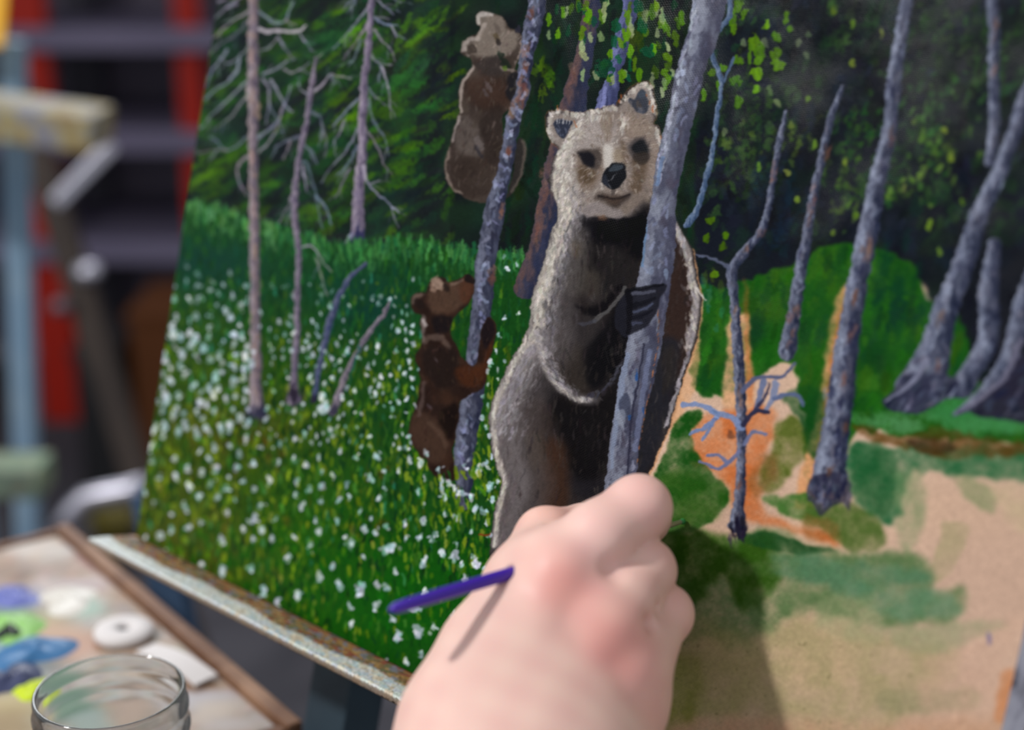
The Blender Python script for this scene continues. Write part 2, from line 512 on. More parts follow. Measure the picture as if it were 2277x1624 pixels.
# behind the bears: upright dark
mid = poly([(1150, -310), (1560, -310), (1540, 660), (1100, 640), (1130, 400)], 10, False)
scatter(mid, 420, (30, 80), (8, 22), 1.75, [C(22, 40, 28), C(24, 26, 28), C(20, 52, 36), C(28, 34, 36), C(34, 50, 26)], (.3, .6), 5, .1, .2)
for (x, y, l, w, c) in [(1205, 150, 60, 24, C(76, 104, 22)), (1225, 175, 60, 20, C(64, 98, 24)), (1215, 200, 40, 14, C(88, 116, 18)), (1420, 90, 60, 30, C(66, 84, 14)), (1100, 30, 60, 30, C(26, 52, 36)), (1090, 50, 40, 12, C(110, 132, 30)), (1230, 330, 60, 24, C(20, 56, 44)), (1190, 260, 90, 26, C(18, 48, 34)), (1170, 400, 80, 26, C(22, 34, 26))]:
    for k in range(4):
        dab(x+rng.normal(0, 8), y+rng.normal(0, 10), l*rng.uniform(.5, .9), w*rng.uniform(.4, .8), 1.7+rng.normal(0, .3), pick([c]), .55, 3.5, .15)
# right-hand thicket
thick = poly([(1545, -310), (2700, -310), (2700, 640), (2060, 600), (1900, 540), (1700, 590), (1530, 640)], 12, False)
scatter(thick, 700, (24, 60), (16, 34), -1.2, [C(26, 28, 34), C(30, 44, 34), C(34, 56, 38), C(28, 30, 40), C(34, 40, 54), C(40, 62, 40)], (.25, .55), 7, .1, .5)
for k in range(900):
    x = rng.uniform(1560, 2450); y = rng.uniform(-280, 530)
    f = math.sin(x*.013+1.2)*math.sin(y*.017+x*.004)
    dab(x, y, rng.uniform(18, 44), rng.uniform(10, 22), rng.uniform(-1.9, -.7), pick([C(54, 88, 46), C(44, 74, 44), C(70, 100, 54), C(40, 66, 46)] if f > -.1 else [C(44, 50, 68), C(26, 27, 33), C(36, 44, 56), C(22, 23, 28)]), rng.uniform(.2, .55), 5, .15)
for (cx, cy, rx, ry, n, cols) in [(1640, 330, 60, 60, 50, [C(52, 78, 42), C(80, 100, 52), C(44, 66, 40)]), (1670, 200, 70, 70, 30, [C(40, 66, 36), C(56, 82, 40)]), (1750, 300, 50, 50, 24, [C(64, 90, 40), C(90, 110, 50)]),
                                  (1900, 300, 60, 80, 40, [C(36, 76, 40), C(56, 92, 44)]), (2060, 230, 80, 80, 60, [C(60, 104, 54), C(44, 84, 46), C(80, 118, 58)]), (2080, 330, 70, 70, 60, [C(66, 100, 40), C(96, 128, 52), C(40, 80, 40)]), (2010, 410, 50, 50, 40, [C(70, 104, 44), C(104, 134, 58), C(40, 76, 40)]),
                                  (1890, 410, 60, 50, 30, [C(50, 84, 40), C(80, 110, 46)]), (1880, 470, 40, 40, 18, [C(60, 90, 44), C(90, 118, 48)]), (2120, 60, 70, 90, 40, [C(50, 74, 40), C(36, 56, 36)]), (2220, 120, 60, 160, 40, [C(40, 70, 40), C(52, 84, 44)]), (1640, 400, 50, 50, 26, [C(50, 74, 40), C(36, 52, 34)]), (1960, 380, 30, 60, 20, [C(24, 84, 38), C(22, 70, 34)]), (1630, 60, 50, 60, 20, [C(34, 62, 44), C(44, 70, 44)]), (2000, 140, 80, 50, 24, [C(36, 66, 40), C(30, 56, 36)])]:
    for k in range(n):
        dab(cx+rng.normal(0, rx*.55), cy+rng.normal(0, ry*.55), rng.uniform(10, 26), rng.uniform(7, 15), rng.uniform(-1.9, -.6), pick(cols), rng.uniform(.3, .75), 4, .2)
for (x, y, w, h_) in [(1830, 60, 130, 90), (1990, 40, 60, 60), (1730, 130, 40, 100), (1930, 170, 70, 60), (1700, 480, 60, 60), (1990, 530, 120, 60), (2100, 560, 100, 80), (2150, 440, 60, 60), (1800, 250, 60, 60), (1690, 100, 40, 50), (2130, 250, 40, 60), (1760, 460, 90, 80)]:
    for k in range(10):
        dab(x+rng.normal(0, w*.35), y+rng.normal(0, h_*.35), rng.uniform(26, 60), rng.uniform(16, 34), rng.uniform(-1.8, -1), pick([C(34, 38, 52), C(27, 29, 38), C(24, 25, 30), C(30, 40, 54)]), .4, 8, .1)
for k in range(26):
    dab(1720+rng.normal(0, 40), 470+rng.normal(0, 60), rng.uniform(30, 70), rng.uniform(14, 26), -1.3, pick([C(32, 52, 66), C(28, 44, 58), C(26, 34, 46)]), .4, 7, .1)
LG = [C(86, 126, 16), C(94, 136, 20), C(78, 118, 24)]
for (x, y, l, w) in [(1640, 15, 34, 20), (1655, 30, 26, 16), (1630, 42, 30, 22), (1632, 65, 30, 12), (1680, 95, 40, 22), (1690, 115, 44, 22), (1685, 135, 26, 16), (1728, 83, 26, 22), (1706, 57, 24, 16), (1748, 40, 26, 12), (1757, 63, 18, 12), (1726, 122, 30, 22), (1730, 143, 26, 24),
                     (1642, 135, 24, 20), (1682, 165, 28, 24), (1637, 177, 24, 26), (1582, 160, 18, 18), (1607, 150, 18, 16), (1599, 196, 28, 14), (1566, 214, 32, 13), (1643, 225, 30, 14), (1681, 200, 20, 14), (1667, 120, 40, 10), (1570, 530, 20, 20), (1606, 550, 24, 14), (1590, 612, 18, 18), (1612, 525, 16, 12), (1578, 492, 18, 18)]:
    dab(x, y, l, w, 1.6+rng.normal(0, .2), pick(LG), .95, 1.6, .5, label='painted_leaves')
for (x, y) in [(1853, 26), (1896, 52), (1960, 72), (1895, 140), (1795, 222), (1690, 373), (1773, 445), (1852, 517), (1903, 480), (2067, 500), (2115, 350), (2100, 290), (2010, 420), (2030, 400), (1750, 385), (1880, 360), (2090, 560), (1810, 320), (1760, 280), (2140, 450)]:
    dab(x, y, rng.uniform(14, 24), rng.uniform(9, 14), 1.5, pick([C(120, 142, 50), C(100, 130, 44), C(128, 140, 70)]), .85, 3, .4)
for (x, y) in [(1653, 95), (1700, 92), (1798, 75), (1793, 122), (1612, 293), (1775, 95), (1712, 200), (1730, 230)]:
    dab(x, y, rng.uniform(16, 30), rng.uniform(8, 14), 1.2, pick([C(130, 145, 105), C(100, 120, 84)]), .6, 2.5, .4)

# ---------------------------------------------------------------- the meadow, left
MEADOW = [(200, 470), (370, 462), (405, 446), (430, 452), (470, 450), (515, 470), (560, 492), (600, 500), (640, 505), (690, 528), (740, 540), (800, 548), (860, 540), (905, 530), (950, 532), (1000, 548), (1060, 556), (1110, 560), (1170, 566), (1240, 600), (1300, 800), (1240, 1300), (1290, 1700), (1300, 2250), (200, 2250)]
md = poly(MEADOW, 3, False, 5, 8); put(md, C(34, 76, 34), 1, 'painted_meadow', .1)
yy = (np.arange(RH)+RY0)[:, None]; xx = (np.arange(RW)+RX0)[None]
def zone(cx, cy, rx, ry, col, a):
    """broad soft zone of another paint mix, kept inside the meadow"""
    g = np.exp(-(((xx-cx)/rx)**2+((yy-cy)/ry)**2)).astype(np.float32)*a
    x = Mask(0, 0, g*full(md)); put(x, col, 1)
zone(450, 590, 170, 70, C(22, 62, 62), .8); zone(820, 680, 90, 70, C(20, 58, 56), .85); zone(740, 640, 200, 60, C(26, 70, 52), .6)
zone(420, 1000, 260, 260, C(70, 88, 26), .85); zone(560, 960, 140, 60, C(88, 80, 28), .7); zone(430, 1220, 280, 180, C(80, 86, 32), .95)
zone(900, 1330, 260, 150, C(24, 92, 16), .9); zone(700, 1200, 200, 200, C(36, 92, 24), .7); zone(1120, 760, 60, 200, C(26, 74, 28), .6)
scatter(md, 6500, (14, 34), (5, 9), 1.62, lambda x, y: [C(22, 58, 38), C(34, 88, 42), C(22, 70, 50), C(52, 104, 34), C(24, 66, 30)] if y < 760 else [C(24, 66, 24), C(60, 94, 24), C(20, 54, 28), C(88, 108, 28), C(36, 84, 24), C(74, 88, 28)] if y < 1180 else [C(30, 88, 20), C(24, 76, 24), C(48, 98, 20), C(28, 96, 16)], (.35, .8), 2.2, .3, .15)
# blades along the far edge
top = [(370, 462), (430, 450), (515, 470), (600, 502), (690, 528), (800, 548), (905, 530), (1000, 548), (1110, 560), (1170, 566)]
tx = np.array([p[0] for p in top]); ty = np.array([p[1] for p in top])
for k in range(620):
    x = rng.uniform(365, 1180); d = abs(rng.normal(0, 28)); y = np.interp(x, tx, ty)+d-4
    if 1060 < x: d *= .6
    dab(x, y, rng.uniform(18, 34), rng.uniform(4, 9), 1.57+rng.normal(0, .12), pick([C(92, 142, 96), C(76, 130, 72), C(66, 120, 62), C(104, 150, 90), C(50, 104, 60)] if x < 620 else [C(64, 122, 66), C(46, 104, 60), C(80, 138, 78), C(40, 92, 56)]), rng.uniform(.4, .85)*(1 if d < 40 else .6), 2, .3, label='painted_meadow' if d > 2 else None)
for k in range(1500):
    y = 620+860*rng.random()**.8; x = rng.uniform(300, 1130)
    if y > 1230 and x > 700 and rng.random() < .7: continue
    dab(x, y, rng.uniform(12, 26), rng.uniform(4, 8), 1.57+rng.normal(0, .18), pick([C(116, 140, 26), C(98, 132, 28), C(76, 114, 24), C(130, 146, 36), C(22, 62, 26), C(20, 56, 34)]), rng.uniform(.4, .9)*(.5 if y < 760 else 1), 1.6, .4, clip=None if x < 1085 else None)
for k in range(160):
    dab(rng.uniform(305, 1080), rng.uniform(620, 1300), rng.uniform(14, 30), rng.uniform(4, 8), 1.57+rng.normal(0, .15), pick([C(60, 150, 130), C(50, 128, 108), C(84, 150, 120)]), rng.uniform(.3, .6), 1.8, .3)
for k in range(150):
    x = rng.uniform(300, 640); y = rng.uniform(900, 1420)
    dab(x, y, rng.uniform(16, 40), rng.uniform(10, 20), 1.4, pick([C(104, 100, 36), C(96, 76, 34), C(86, 104, 30)]), rng.uniform(.15, .4), 5, .1)
for k in range(60):
    x, y = [(520, 950), (580, 990), (400, 1060), (790, 1190), (830, 1160), (340, 1200), (470, 1260), (840, 1050)][k % 8]
    dab(x+rng.normal(0, 24), y+rng.normal(0, 16), rng.uniform(12, 26), rng.uniform(6, 12), 1.4, C(96, 62, 28), .3, 3, .1)
for k in range(1100):
    y = 860+620*rng.random()**1.1; x = rng.uniform(298, 1120)
    if y > 1280 and x > 760 and rng.random() < .75: continue
    dab(x, y, rng.uniform(16, 30), rng.uniform(5, 9), 1.57+rng.normal(0, .16), pick([C(126, 146, 38), C(104, 134, 34), C(70, 118, 46), C(58, 106, 40), C(140, 150, 60), C(16, 48, 24), C(20, 56, 30)]), rng.uniform(.45, .95), 1.8, .4)
# dead wood standing in the meadow
LAV, LAVD, LAVL = C(126, 116, 134), C(74, 68, 86), C(166, 156, 166)
def cr(pts):   # traced at 1624 px across the 560 px wide upper-left part of the canvas
    return [(360+.3448*a, .3448*b) for a, b in pts]
T1 = [(560, -310, 16), (562, -100, 20), (563, 0, 22), (562, 90, 23), (563, 180, 24), (562, 300, 20), (564, 400, 20), (566, 520, 22), (567, 650, 22), (568, 760, 22), (569, 840, 26), (570, 890, 32), (571, 915, 38)]
T2 = [(703, 128, 5), (697, 165, 8), (690, 215, 11), (683, 265, 11), (672, 315, 12), (662, 370, 13), (656, 430, 14), (656, 490, 14), (664, 556, 13), (663, 613, 13), (660, 661, 13), (660, 723, 13), (656, 800, 14), (654, 851, 18), (653, 902, 36)]
T3 = [(832, -310, 9), (828, -100, 11), (825, 0, 13), (822, 52, 14), (817, 120, 15), (810, 172, 17), (808, 224, 18), (805, 276, 18), (806, 328, 19), (800, 397, 24), (796, 448, 26), (797, 500, 29), (795, 522, 30)]
B1 = [[(480, 20), (400, 70), (340, 120)], [(550, 80), (450, 140), (370, 210), (290, 280)], [(550, 140), (470, 230), (360, 300), (280, 370), (230, 440), (190, 530)], [(560, 300), (500, 360), (440, 410), (410, 410)],
      [(500, 370), (480, 460), (420, 530), (330, 590), (280, 640)], [(550, 520), (470, 600), (380, 690), (310, 750), (250, 830)], [(540, 640), (470, 720), (400, 790), (330, 840)], [(540, 890), (480, 950), (420, 970), (360, 920), (310, 885)],
      [(420, 970), (320, 970), (220, 990)], [(550, 1010), (500, 1060), (490, 1150), (550, 1270)], [(420, 320), (370, 400), (320, 460), (280, 570)], [(620, 70), (680, 120), (740, 150), (800, 130), (820, 70), (850, 10)], [(800, 130), (860, 165)],
      [(890, 215), (930, 270), (965, 325)], [(750, 240), (790, 310), (850, 390)], [(740, 250), (690, 310), (630, 325)], [(650, 480), (730, 450), (800, 400), (860, 380)], [(790, 450), (840, 465), (900, 440), (950, 410)],
      [(650, 510), (690, 580), (690, 700), (670, 800)], [(700, 520), (750, 590), (790, 670), (840, 720)], [(610, 900), (680, 840), (740, 790), (790, 690), (830, 550)], [(630, 980), (680, 930), (730, 850), (780, 690)], [(700, 690), (750, 780), (790, 870)],
      [(560, -60), (480, 0), (420, 60)], [(420, 0), (360, 10), (300, 50)]]
B2 = [[(985, 400), (1030, 340)], [(980, 590), (1040, 540), (1090, 480), (1120, 490), (1220, 510)], [(1090, 480), (1115, 545)], [(950, 610), (900, 590), (880, 540)], [(965, 720), (1010, 750), (1030, 800), (1015, 940)], [(1030, 800), (1060, 900), (1050, 1020)],
      [(910, 870), (840, 900), (750, 940), (705, 1020)], [(830, 910), (785, 1030)], [(915, 940), (960, 970), (1000, 1060)], [(890, 1050), (930, 1050), (960, 1130), (990, 1250), (1010, 1350), (1035, 1480)], [(990, 1260), (1050, 1330), (1095, 1450)],
      [(910, 1070), (935, 1240)], [(860, 1160), (830, 1290), (760, 1440)], [(850, 1300), (800, 1450)], [(893, 1590), (963, 1590), (1015, 1648), (1052, 1708), (1093, 1750)], [(995, 1668), (1035, 1790), (1070, 1910)]]
B3 = [[(1350, 20), (1270, 130), (1100, 320)], [(1250, 0), (1200, 80)], [(1330, 150), (1260, 260), (1165, 385)], [(1290, 260), (1240, 370), (1205, 430)], [(1390, 0), (1440, 40), (1490, 90)], [(1370, 110), (1440, 155), (1520, 160)], [(1480, 165), (1515, 240)],
      [(1370, 190), (1420, 260), (1470, 310), (1500, 395)], [(1350, 350), (1390, 400), (1480, 415)], [(1410, 420), (1400, 540)], [(1420, 430), (1460, 570), (1480, 760)], [(1330, 560), (1380, 640)], [(1260, 640), (1180, 720), (1100, 820)], [(1180, 780), (1140, 870), (1095, 945)],
      [(1260, 830), (1200, 960), (1100, 1070), (1030, 1180)], [(1260, 940), (1200, 1060), (1120, 1140)], [(1210, 1090), (1120, 1280)], [(1330, 640), (1360, 770), (1430, 880), (1465, 1010)], [(1330, 850), (1390, 950), (1430, 1050), (1480, 1125)],
      [(1300, 1120), (1340, 1190), (1410, 1270), (1480, 1330), (1495, 1415)], [(1340, 1190), (1400, 1160)], [(1480, 1330), (1530, 1370)], [(1400, -80), (1470, -20), (1540, 20)], [(1330, -100), (1230, 0), (1170, 60)]]
for nm, T, B, c in (('dead_tree_a', T1, B1, [C(142, 126, 128), C(150, 128, 116), C(120, 108, 116), C(92, 82, 90)]), ('dead_tree_b', T2, B2, [C(112, 102, 122), C(128, 116, 128), C(92, 84, 106)]), ('dead_tree_c', T3, B3, [C(122, 112, 136), C(134, 122, 138), C(104, 94, 114)])):
    for b in B:
        b = cr(b)
        L = sum(math.dist(b[i], b[i+1]) for i in range(len(b)-1))
        al = rng.uniform(.6, .92)
        line(b, 7 if L > 50 else 5, 3.2, pick([C(118, 118, 140), C(132, 126, 144), C(110, 120, 136), C(146, 136, 142)]), al, 2.2, nm, .35, 1)
        for q in range(3):
            i = rng.integers(len(b)-1); t = rng.random()
            x0, y0 = b[i][0]*(1-t)+b[i+1][0]*t, b[i][1]*(1-t)+b[i+1][1]*t
            ang = math.atan2(b[i+1][1]-b[i][1], b[i+1][0]-b[i][0])+rng.choice([-1, 1])*rng.uniform(.3, .9)
            ll = rng.uniform(14, 34)
            line([(x0, y0), (x0+ll*.55*math.cos(ang), y0+ll*.55*math.sin(ang)+2), (x0+ll*math.cos(ang), y0+ll*math.sin(ang)+6)], 4, 2, pick([C(104, 116, 128), C(110, 128, 122), C(126, 124, 138)]), rng.uniform(.3, .65), 2.2, nm, .25, 1)
        if rng.random() < .5:
            line(b[:max(2, len(b)//2+1)], 3.5, 2, pick([C(160, 154, 162), C(150, 144, 158)]), .6, 1.8, None, .3)
    trunk(T, c, LAVL, LAVD, nm, 90)
line(cr([(630, 185), (680, 205), (760, 195), (830, 208), (890, 198), (925, 165)]), 9, 5, C(176, 168, 176), .95, 2, 'dead_tree_a', .4, 1)
line(cr([(560, 580), (545, 640)]), 12, 6, C(170, 158, 160), .7, 2); line(cr([(1300, 1080), (1315, 1160)]), 9, 5, C(170, 162, 176), .8, 2)
for x in (549, 560, 571, 582, 592):
    dab(x, 925, 50, 12, 1.5+(570-x)*.006, C(44, 46, 68), .8, 3)
[dab(653+rng.normal(0, 7), 884+rng.normal(0, 10), 30, 8, 1.57+rng.normal(0, .2), C(48, 42, 56), .7, 3) for k in range(10)]; [dab(796+rng.normal(0, 8), 522+rng.normal(0, 8), 26, 8, 1.57+rng.normal(0, .2), C(48, 50, 84), .6, 3) for k in range(10)]; dab(775, 532, 30, 8, 2.2, C(150, 150, 172), .7, 2)
for (x, y) in [(566, 560), (572, 640), (563, 720), (570, 800), (566, 470), (560, 350), (574, 250), (558, 130)]:
    dab(x, y, 40, 8, 1.55, pick([C(168, 140, 118), C(84, 76, 84), C(158, 134, 126)]), .6, 2)
for (bx, by, bw) in [(571, 938, 30), (653, 905, 22), (796, 540, 22), (700, 893, 12), (742, 918, 14)]:
    for k in range(16):
        dab(bx+rng.uniform(-bw, bw), by+rng.uniform(-2, 10), rng.uniform(14, 24), rng.uniform(4, 7), 1.57+rng.normal(0, .2), pick([C(40, 84, 32), C(76, 104, 30), C(28, 66, 34)] if by > 600 else [C(70, 128, 72), C(50, 104, 58)]), .8, 1.8, .4, label='painted_meadow')
T4 = [(812, 588, 6), (782, 613, 11), (758, 651, 13), (744, 685, 15), (730, 730, 16), (717, 782, 13), (706, 834, 11), (699, 885, 13)]
T5 = [(868, 672, 5), (851, 703, 8), (820, 741, 10), (799, 775, 11), (782, 806, 12), (765, 841, 13), (753, 879, 15), (741, 914, 20)]
trunk(T4, [C(80, 84, 110), C(66, 76, 108), C(96, 98, 120)], C(120, 122, 146), C(44, 56, 84), 'leaning_branch_a', 40)
trunk(T5, [C(122, 112, 124), C(136, 124, 130), C(100, 94, 110)], C(160, 150, 158), C(64, 62, 78), 'leaning_branch_b', 40)
dab(699, 888, 24, 14, 1.6, C(44, 40, 60), .9, 2); dab(742, 910, 26, 18, 1.9, C(50, 48, 66), .85, 2)
line([(800, 770), (785, 820), (770, 870)], 6, 5, C(20, 84, 74), .7, 2)

# ---------------------------------------------------------------- the unfinished right-hand ground
GREEN1 = [(1530, 640), (1600, 640), (1680, 620), (1760, 590), (1830, 552), (1890, 545), (1960, 562), (2030, 592), (2058, 660), (2100, 690), (2140, 700), (2160, 800), (2200, 900), (2700, 900), (2700, 1010), (2277, 985), (2120, 980), (1960, 960), (1900, 955), (1880, 1000), (1830, 1100), (1790, 1110), (1790, 940), (1780, 850), (1760, 800), (1690, 830), (1640, 860), (1620, 890), (1560, 880), (1535, 860), (1545, 760)]
g1 = poly(GREEN1, 6, False, 9, 16); put(g1, C(36, 88, 32), 1, 'painted_undergrowth', .1)
mottle(g1, [C(32, 82, 34), C(44, 100, 34), C(26, 70, 36), C(64, 104, 30), C(34, 96, 26)], 55)
scatter(g1, 420, (30, 80), (12, 28), 1.75, [C(30, 78, 34), C(46, 102, 32), C(24, 64, 38), C(62, 102, 30), C(34, 94, 24)], (.3, .65), 5, .12, .2)
for k in range(30):
    dab(1985+rng.normal(0, 30), 650+rng.normal(0, 60), rng.uniform(40, 80), rng.uniform(16, 30), 1.8, C(18, 62, 44), .35, 7, .1)
    dab(1560+rng.normal(0, 16), 660+rng.normal(0, 30), rng.uniform(20, 44), rng.uniform(8, 14), 1.6, pick([C(40, 110, 100), C(60, 140, 110), C(90, 120, 40)]), .4, 3, .2)
    dab(1930+rng.normal(0, 18), 600+rng.normal(0, 16), 40, 16, .5, C(60, 112, 36), .4, 5, .1)
    dab(2130+rng.normal(0, 25), 905+rng.normal(0, 14), 60, 20, .1, C(62, 130, 72), .45, 5, .2)
    dab(2190+rng.normal(0, 50), 945+rng.normal(0, 10), 80, 18, .08, C(70, 136, 80), .4, 5, .2)
    dab(1990+rng.normal(0, 40), 940+rng.normal(0, 10), 60, 18, .05, C(80, 136, 84), .35, 5, .2)
dark_r = poly([(2120, 560), (2700, 520), (2700, 900), (2240, 880), (2170, 780), (2130, 690)], 10, False, 10, 20)
put(dark_r, C(30, 32, 40), .85, 'painted_forest')
scatter(dark_r, 60, (30, 70), (12, 24), 1.9, [C(26, 26, 32), C(36, 40, 50), C(22, 20, 24)], (.3, .6), 5, .1)
# washes over the peach
def wash(pts, col, a, soft=10, ragged=8, label=None, rs=20):
    mk = poly(pts, soft, True, ragged, rs)
    nz = .78+.6*(vnoise(*mk.m.shape, 30)-.5)+.25*(vnoise(*mk.m.shape, 9)-.5)+.12*(vnoise(*mk.m.shape, 4)-.5)
    mk.m = np.clip(mk.m*nz, 0, 1)
    put(mk, col, a, label)
    return mk
wash([(1560, 930), (1700, 900), (1720, 960), (1690, 1060), (1700, 1130), (1760, 1170), (1860, 1190), (1850, 1215), (1760, 1180), (1640, 1150), (1620, 1100), (1600, 1060), (1540, 1030), (1540, 960)], ORANGE, .85, 10, 8)
wash([(1618, 720), (1632, 700), (1664, 700), (1668, 780), (1676, 900), (1606, 905), (1614, 800)], C(212, 168, 130), 1, 5, 4, 'bare_underpainting')
wash([(1655, 640), (1664, 650), (1668, 780), (1676, 880), (1660, 880)], ORANGE, .5, 5, 3)
wash([(1872, 640), (1900, 640), (1890, 800), (1880, 930), (1860, 1060), (1830, 1120), (1770, 1125), (1786, 1020), (1814, 930), (1834, 800), (1850, 700)], C(214, 160, 116), 1, 5, 4, 'bare_underpainting')
wash([(1864, 700), (1876, 700), (1850, 900), (1815, 1100), (1796, 1110), (1826, 930)], ORANGE, .5, 5, 4)
wash([(1540, 760), (1556, 765), (1546, 860), (1506, 945), (1488, 945), (1520, 850)], C(210, 164, 124), .9, 4, 3, 'bare_underpainting')
wash([(1500, 940), (1545, 915), (1565, 925), (1545, 950), (1530, 960), (1545, 1000), (1590, 1060), (1620, 1090), (1600, 1140), (1540, 1180), (1470, 1180), (1455, 1080), (1480, 1000)], C(34, 84, 30), 1, 4, 6, 'painted_undergrowth')
wash([(1470, 1060), (1560, 1050), (1615, 1100), (1590, 1150), (1500, 1185), (1470, 1150)], C(56, 98, 34), .7, 10, 8)
wash([(1720, 940), (1775, 930), (1800, 960), (1790, 1010), (1740, 1080), (1700, 1090), (1690, 1050), (1715, 1000)], C(88, 104, 40), .9, 8, 8, 'painted_undergrowth')
wash([(1690, 1020), (1730, 1010), (1720, 1080), (1680, 1110), (1665, 1080)], C(120, 84, 40), .6, 10, 8)
wash([(1740, 880), (1800, 860), (1840, 900), (1820, 1000), (1800, 1020), (1780, 940)], C(26, 76, 34), .85, 6, 6, 'painted_undergrowth')
wash([(1760, 1100), (1800, 1095), (1830, 1140), (1800, 1160), (1740, 1145), (1700, 1110)], C(58, 110, 44), .85, 6, 6, 'painted_undergrowth')
wash([(1800, 1130), (1880, 1120), (1960, 1160), (1960, 1220), (1880, 1220), (1840, 1180), (1790, 1160)], C(62, 96, 34), .8, 8, 8, 'painted_undergrowth')
wash([(1790, 1150), (1850, 1160), (1870, 1190), (1830, 1200), (1790, 1190)], C(150, 96, 48), .55, 8, 6)
# right bank
wash([(1900, 985), (1990, 990), (2700, 1000), (2700, 1075), (2277, 1070), (2120, 1055), (2040, 1050), (2010, 1080), (2005, 1150), (1960, 1160), (1900, 1120), (1880, 1050)], C(44, 104, 64), .92, 8, 10, 'painted_undergrowth')
wash([(1900, 1000), (1980, 1000), (1990, 1120), (1950, 1150), (1900, 1100)], C(30, 88, 46), .6, 8, 8)
wash([(1890, 950), (1940, 950), (2000, 975), (2080, 950), (2150, 968), (2277, 985), (2700, 1000), (2700, 1030), (2277, 1015), (2100, 1020), (2050, 1005), (2000, 995), (1930, 975)], C(96, 68, 28), .85, 6, 6, 'painted_undergrowth', 12)
wash([(2020, 975), (2090, 975), (2130, 1000), (2070, 1015), (2040, 1000)], C(62, 46, 28), .8, 7, 5)
wash([(1990, 1060), (2050, 1055), (2050, 1180), (2010, 1230), (1990, 1150)], C(120, 142, 100), .6, 10, 6)
wash([(2120, 1060), (2180, 1070), (2215, 1120), (2200, 1140), (2150, 1110)], C(120, 140, 96), .6, 8, 6)
wash([(2100, 1160), (2150, 1170), (2140, 1230), (2100, 1290), (2070, 1280), (2085, 1210)], C(168, 158, 122), .7, 4, 4)
wash([(2200, 1080), (2290, 1090), (2290, 1180), (2240, 1160)], C(190, 176, 140), .5, 10, 8)
# hill front, lower right
wash([(1440, 1190), (1540, 1180), (1620, 1200), (1690, 1180), (1740, 1190), (1800, 1215), (1862, 1222), (1960, 1225), (2050, 1240), (2080, 1290), (2060, 1330), (2130, 1300), (2145, 1350), (2120, 1380), (2040, 1390), (1960, 1400), (1880, 1380), (1780, 1370), (1700, 1420), (1640, 1440), (1560, 1420), (1440, 1460)], C(92, 122, 78), .9, 14, 12, 'painted_hill')
wash([(1440, 1200), (1560, 1180), (1640, 1195), (1720, 1190), (1730, 1290), (1690, 1350), (1680, 1350), (1640, 1350), (1610, 1280), (1560, 1330), (1500, 1360), (1440, 1360)], C(56, 92, 32), .95, 10, 12, 'painted_hill')
wash([(1640, 1200), (1690, 1182), (1740, 1192), (1800, 1216), (1862, 1224), (1800, 1236), (1720, 1222)], C(40, 82, 44), .9, 4, 4, 'painted_hill')
wash([(1720, 1230), (1830, 1240), (1960, 1260), (2060, 1270), (2060, 1300), (1960, 1310), (1880, 1330), (1820, 1300), (1740, 1280)], C(88, 130, 98), .8, 12, 10)
wash([(1880, 1300), (1980, 1310), (2080, 1320), (2140, 1345), (2120, 1370), (2000, 1380), (1940, 1360)], C(104, 142, 112), .7, 10, 8)
wash([(1430, 1440), (1560, 1420), (1700, 1400), (1800, 1370), (1960, 1400), (2100, 1420), (2130, 1470), (2080, 1540), (2000, 1600), (1900, 1660), (1430, 1720)], C(168, 158, 118), .8, 24, 14, 'painted_hill')
wash([(1450, 1480), (1540, 1470), (1560, 1560), (1520, 1640), (1450, 1640)], C(110, 120, 40), .7, 20, 12)
wash([(1480, 1380), (1640, 1400), (1700, 1500), (1640, 1600), (1500, 1560)], C(150, 146, 96), .5, 26, 12)
wash([(1980, 1400), (2100, 1390), (2200, 1380), (2240, 1400), (2160, 1420), (2100, 1450), (2000, 1440)], C(150, 156, 120), .6, 10, 8)
wash([(1940, 1540), (2100, 1530), (2180, 1540), (2160, 1575), (2000, 1590)], C(150, 146, 112), .7, 12, 8)
wash([(1820, 1340), (1930, 1330), (1960, 1420), (1840, 1410)], C(160, 164, 126), .6, 14, 8)
wash([(2060, 1480), (2140, 1440), (2200, 1400), (2280, 1380), (2280, 1600), (2140, 1640), (2050, 1560)], C(206, 172, 150), .55, 16, 10)
wash([(1450, 1620), (1700, 1600), (1900, 1610), (2200, 1600), (2300, 1700), (2200, 2300), (1300, 2300), (1400, 1700)], C(196, 158, 130), .85, 22, 10)
wash([(2225, 1500), (2255, 1490), (2246, 1560), (2232, 1600), (2214, 1598)], C(200, 128, 78), .7, 5, 4)
dab(2201, 1420, 28, 8, 1.5, C(118, 112, 150), .9, 3)
for k in range(46):
    x, y = rng.uniform(1480, 2050), rng.uniform(1430, 1620)
    dab(x, y, rng.uniform(4, 8), rng.uniform(2, 4), rng.uniform(0, 3), C(96, 96, 60), rng.uniform(.3, .7), 1.2, .1)

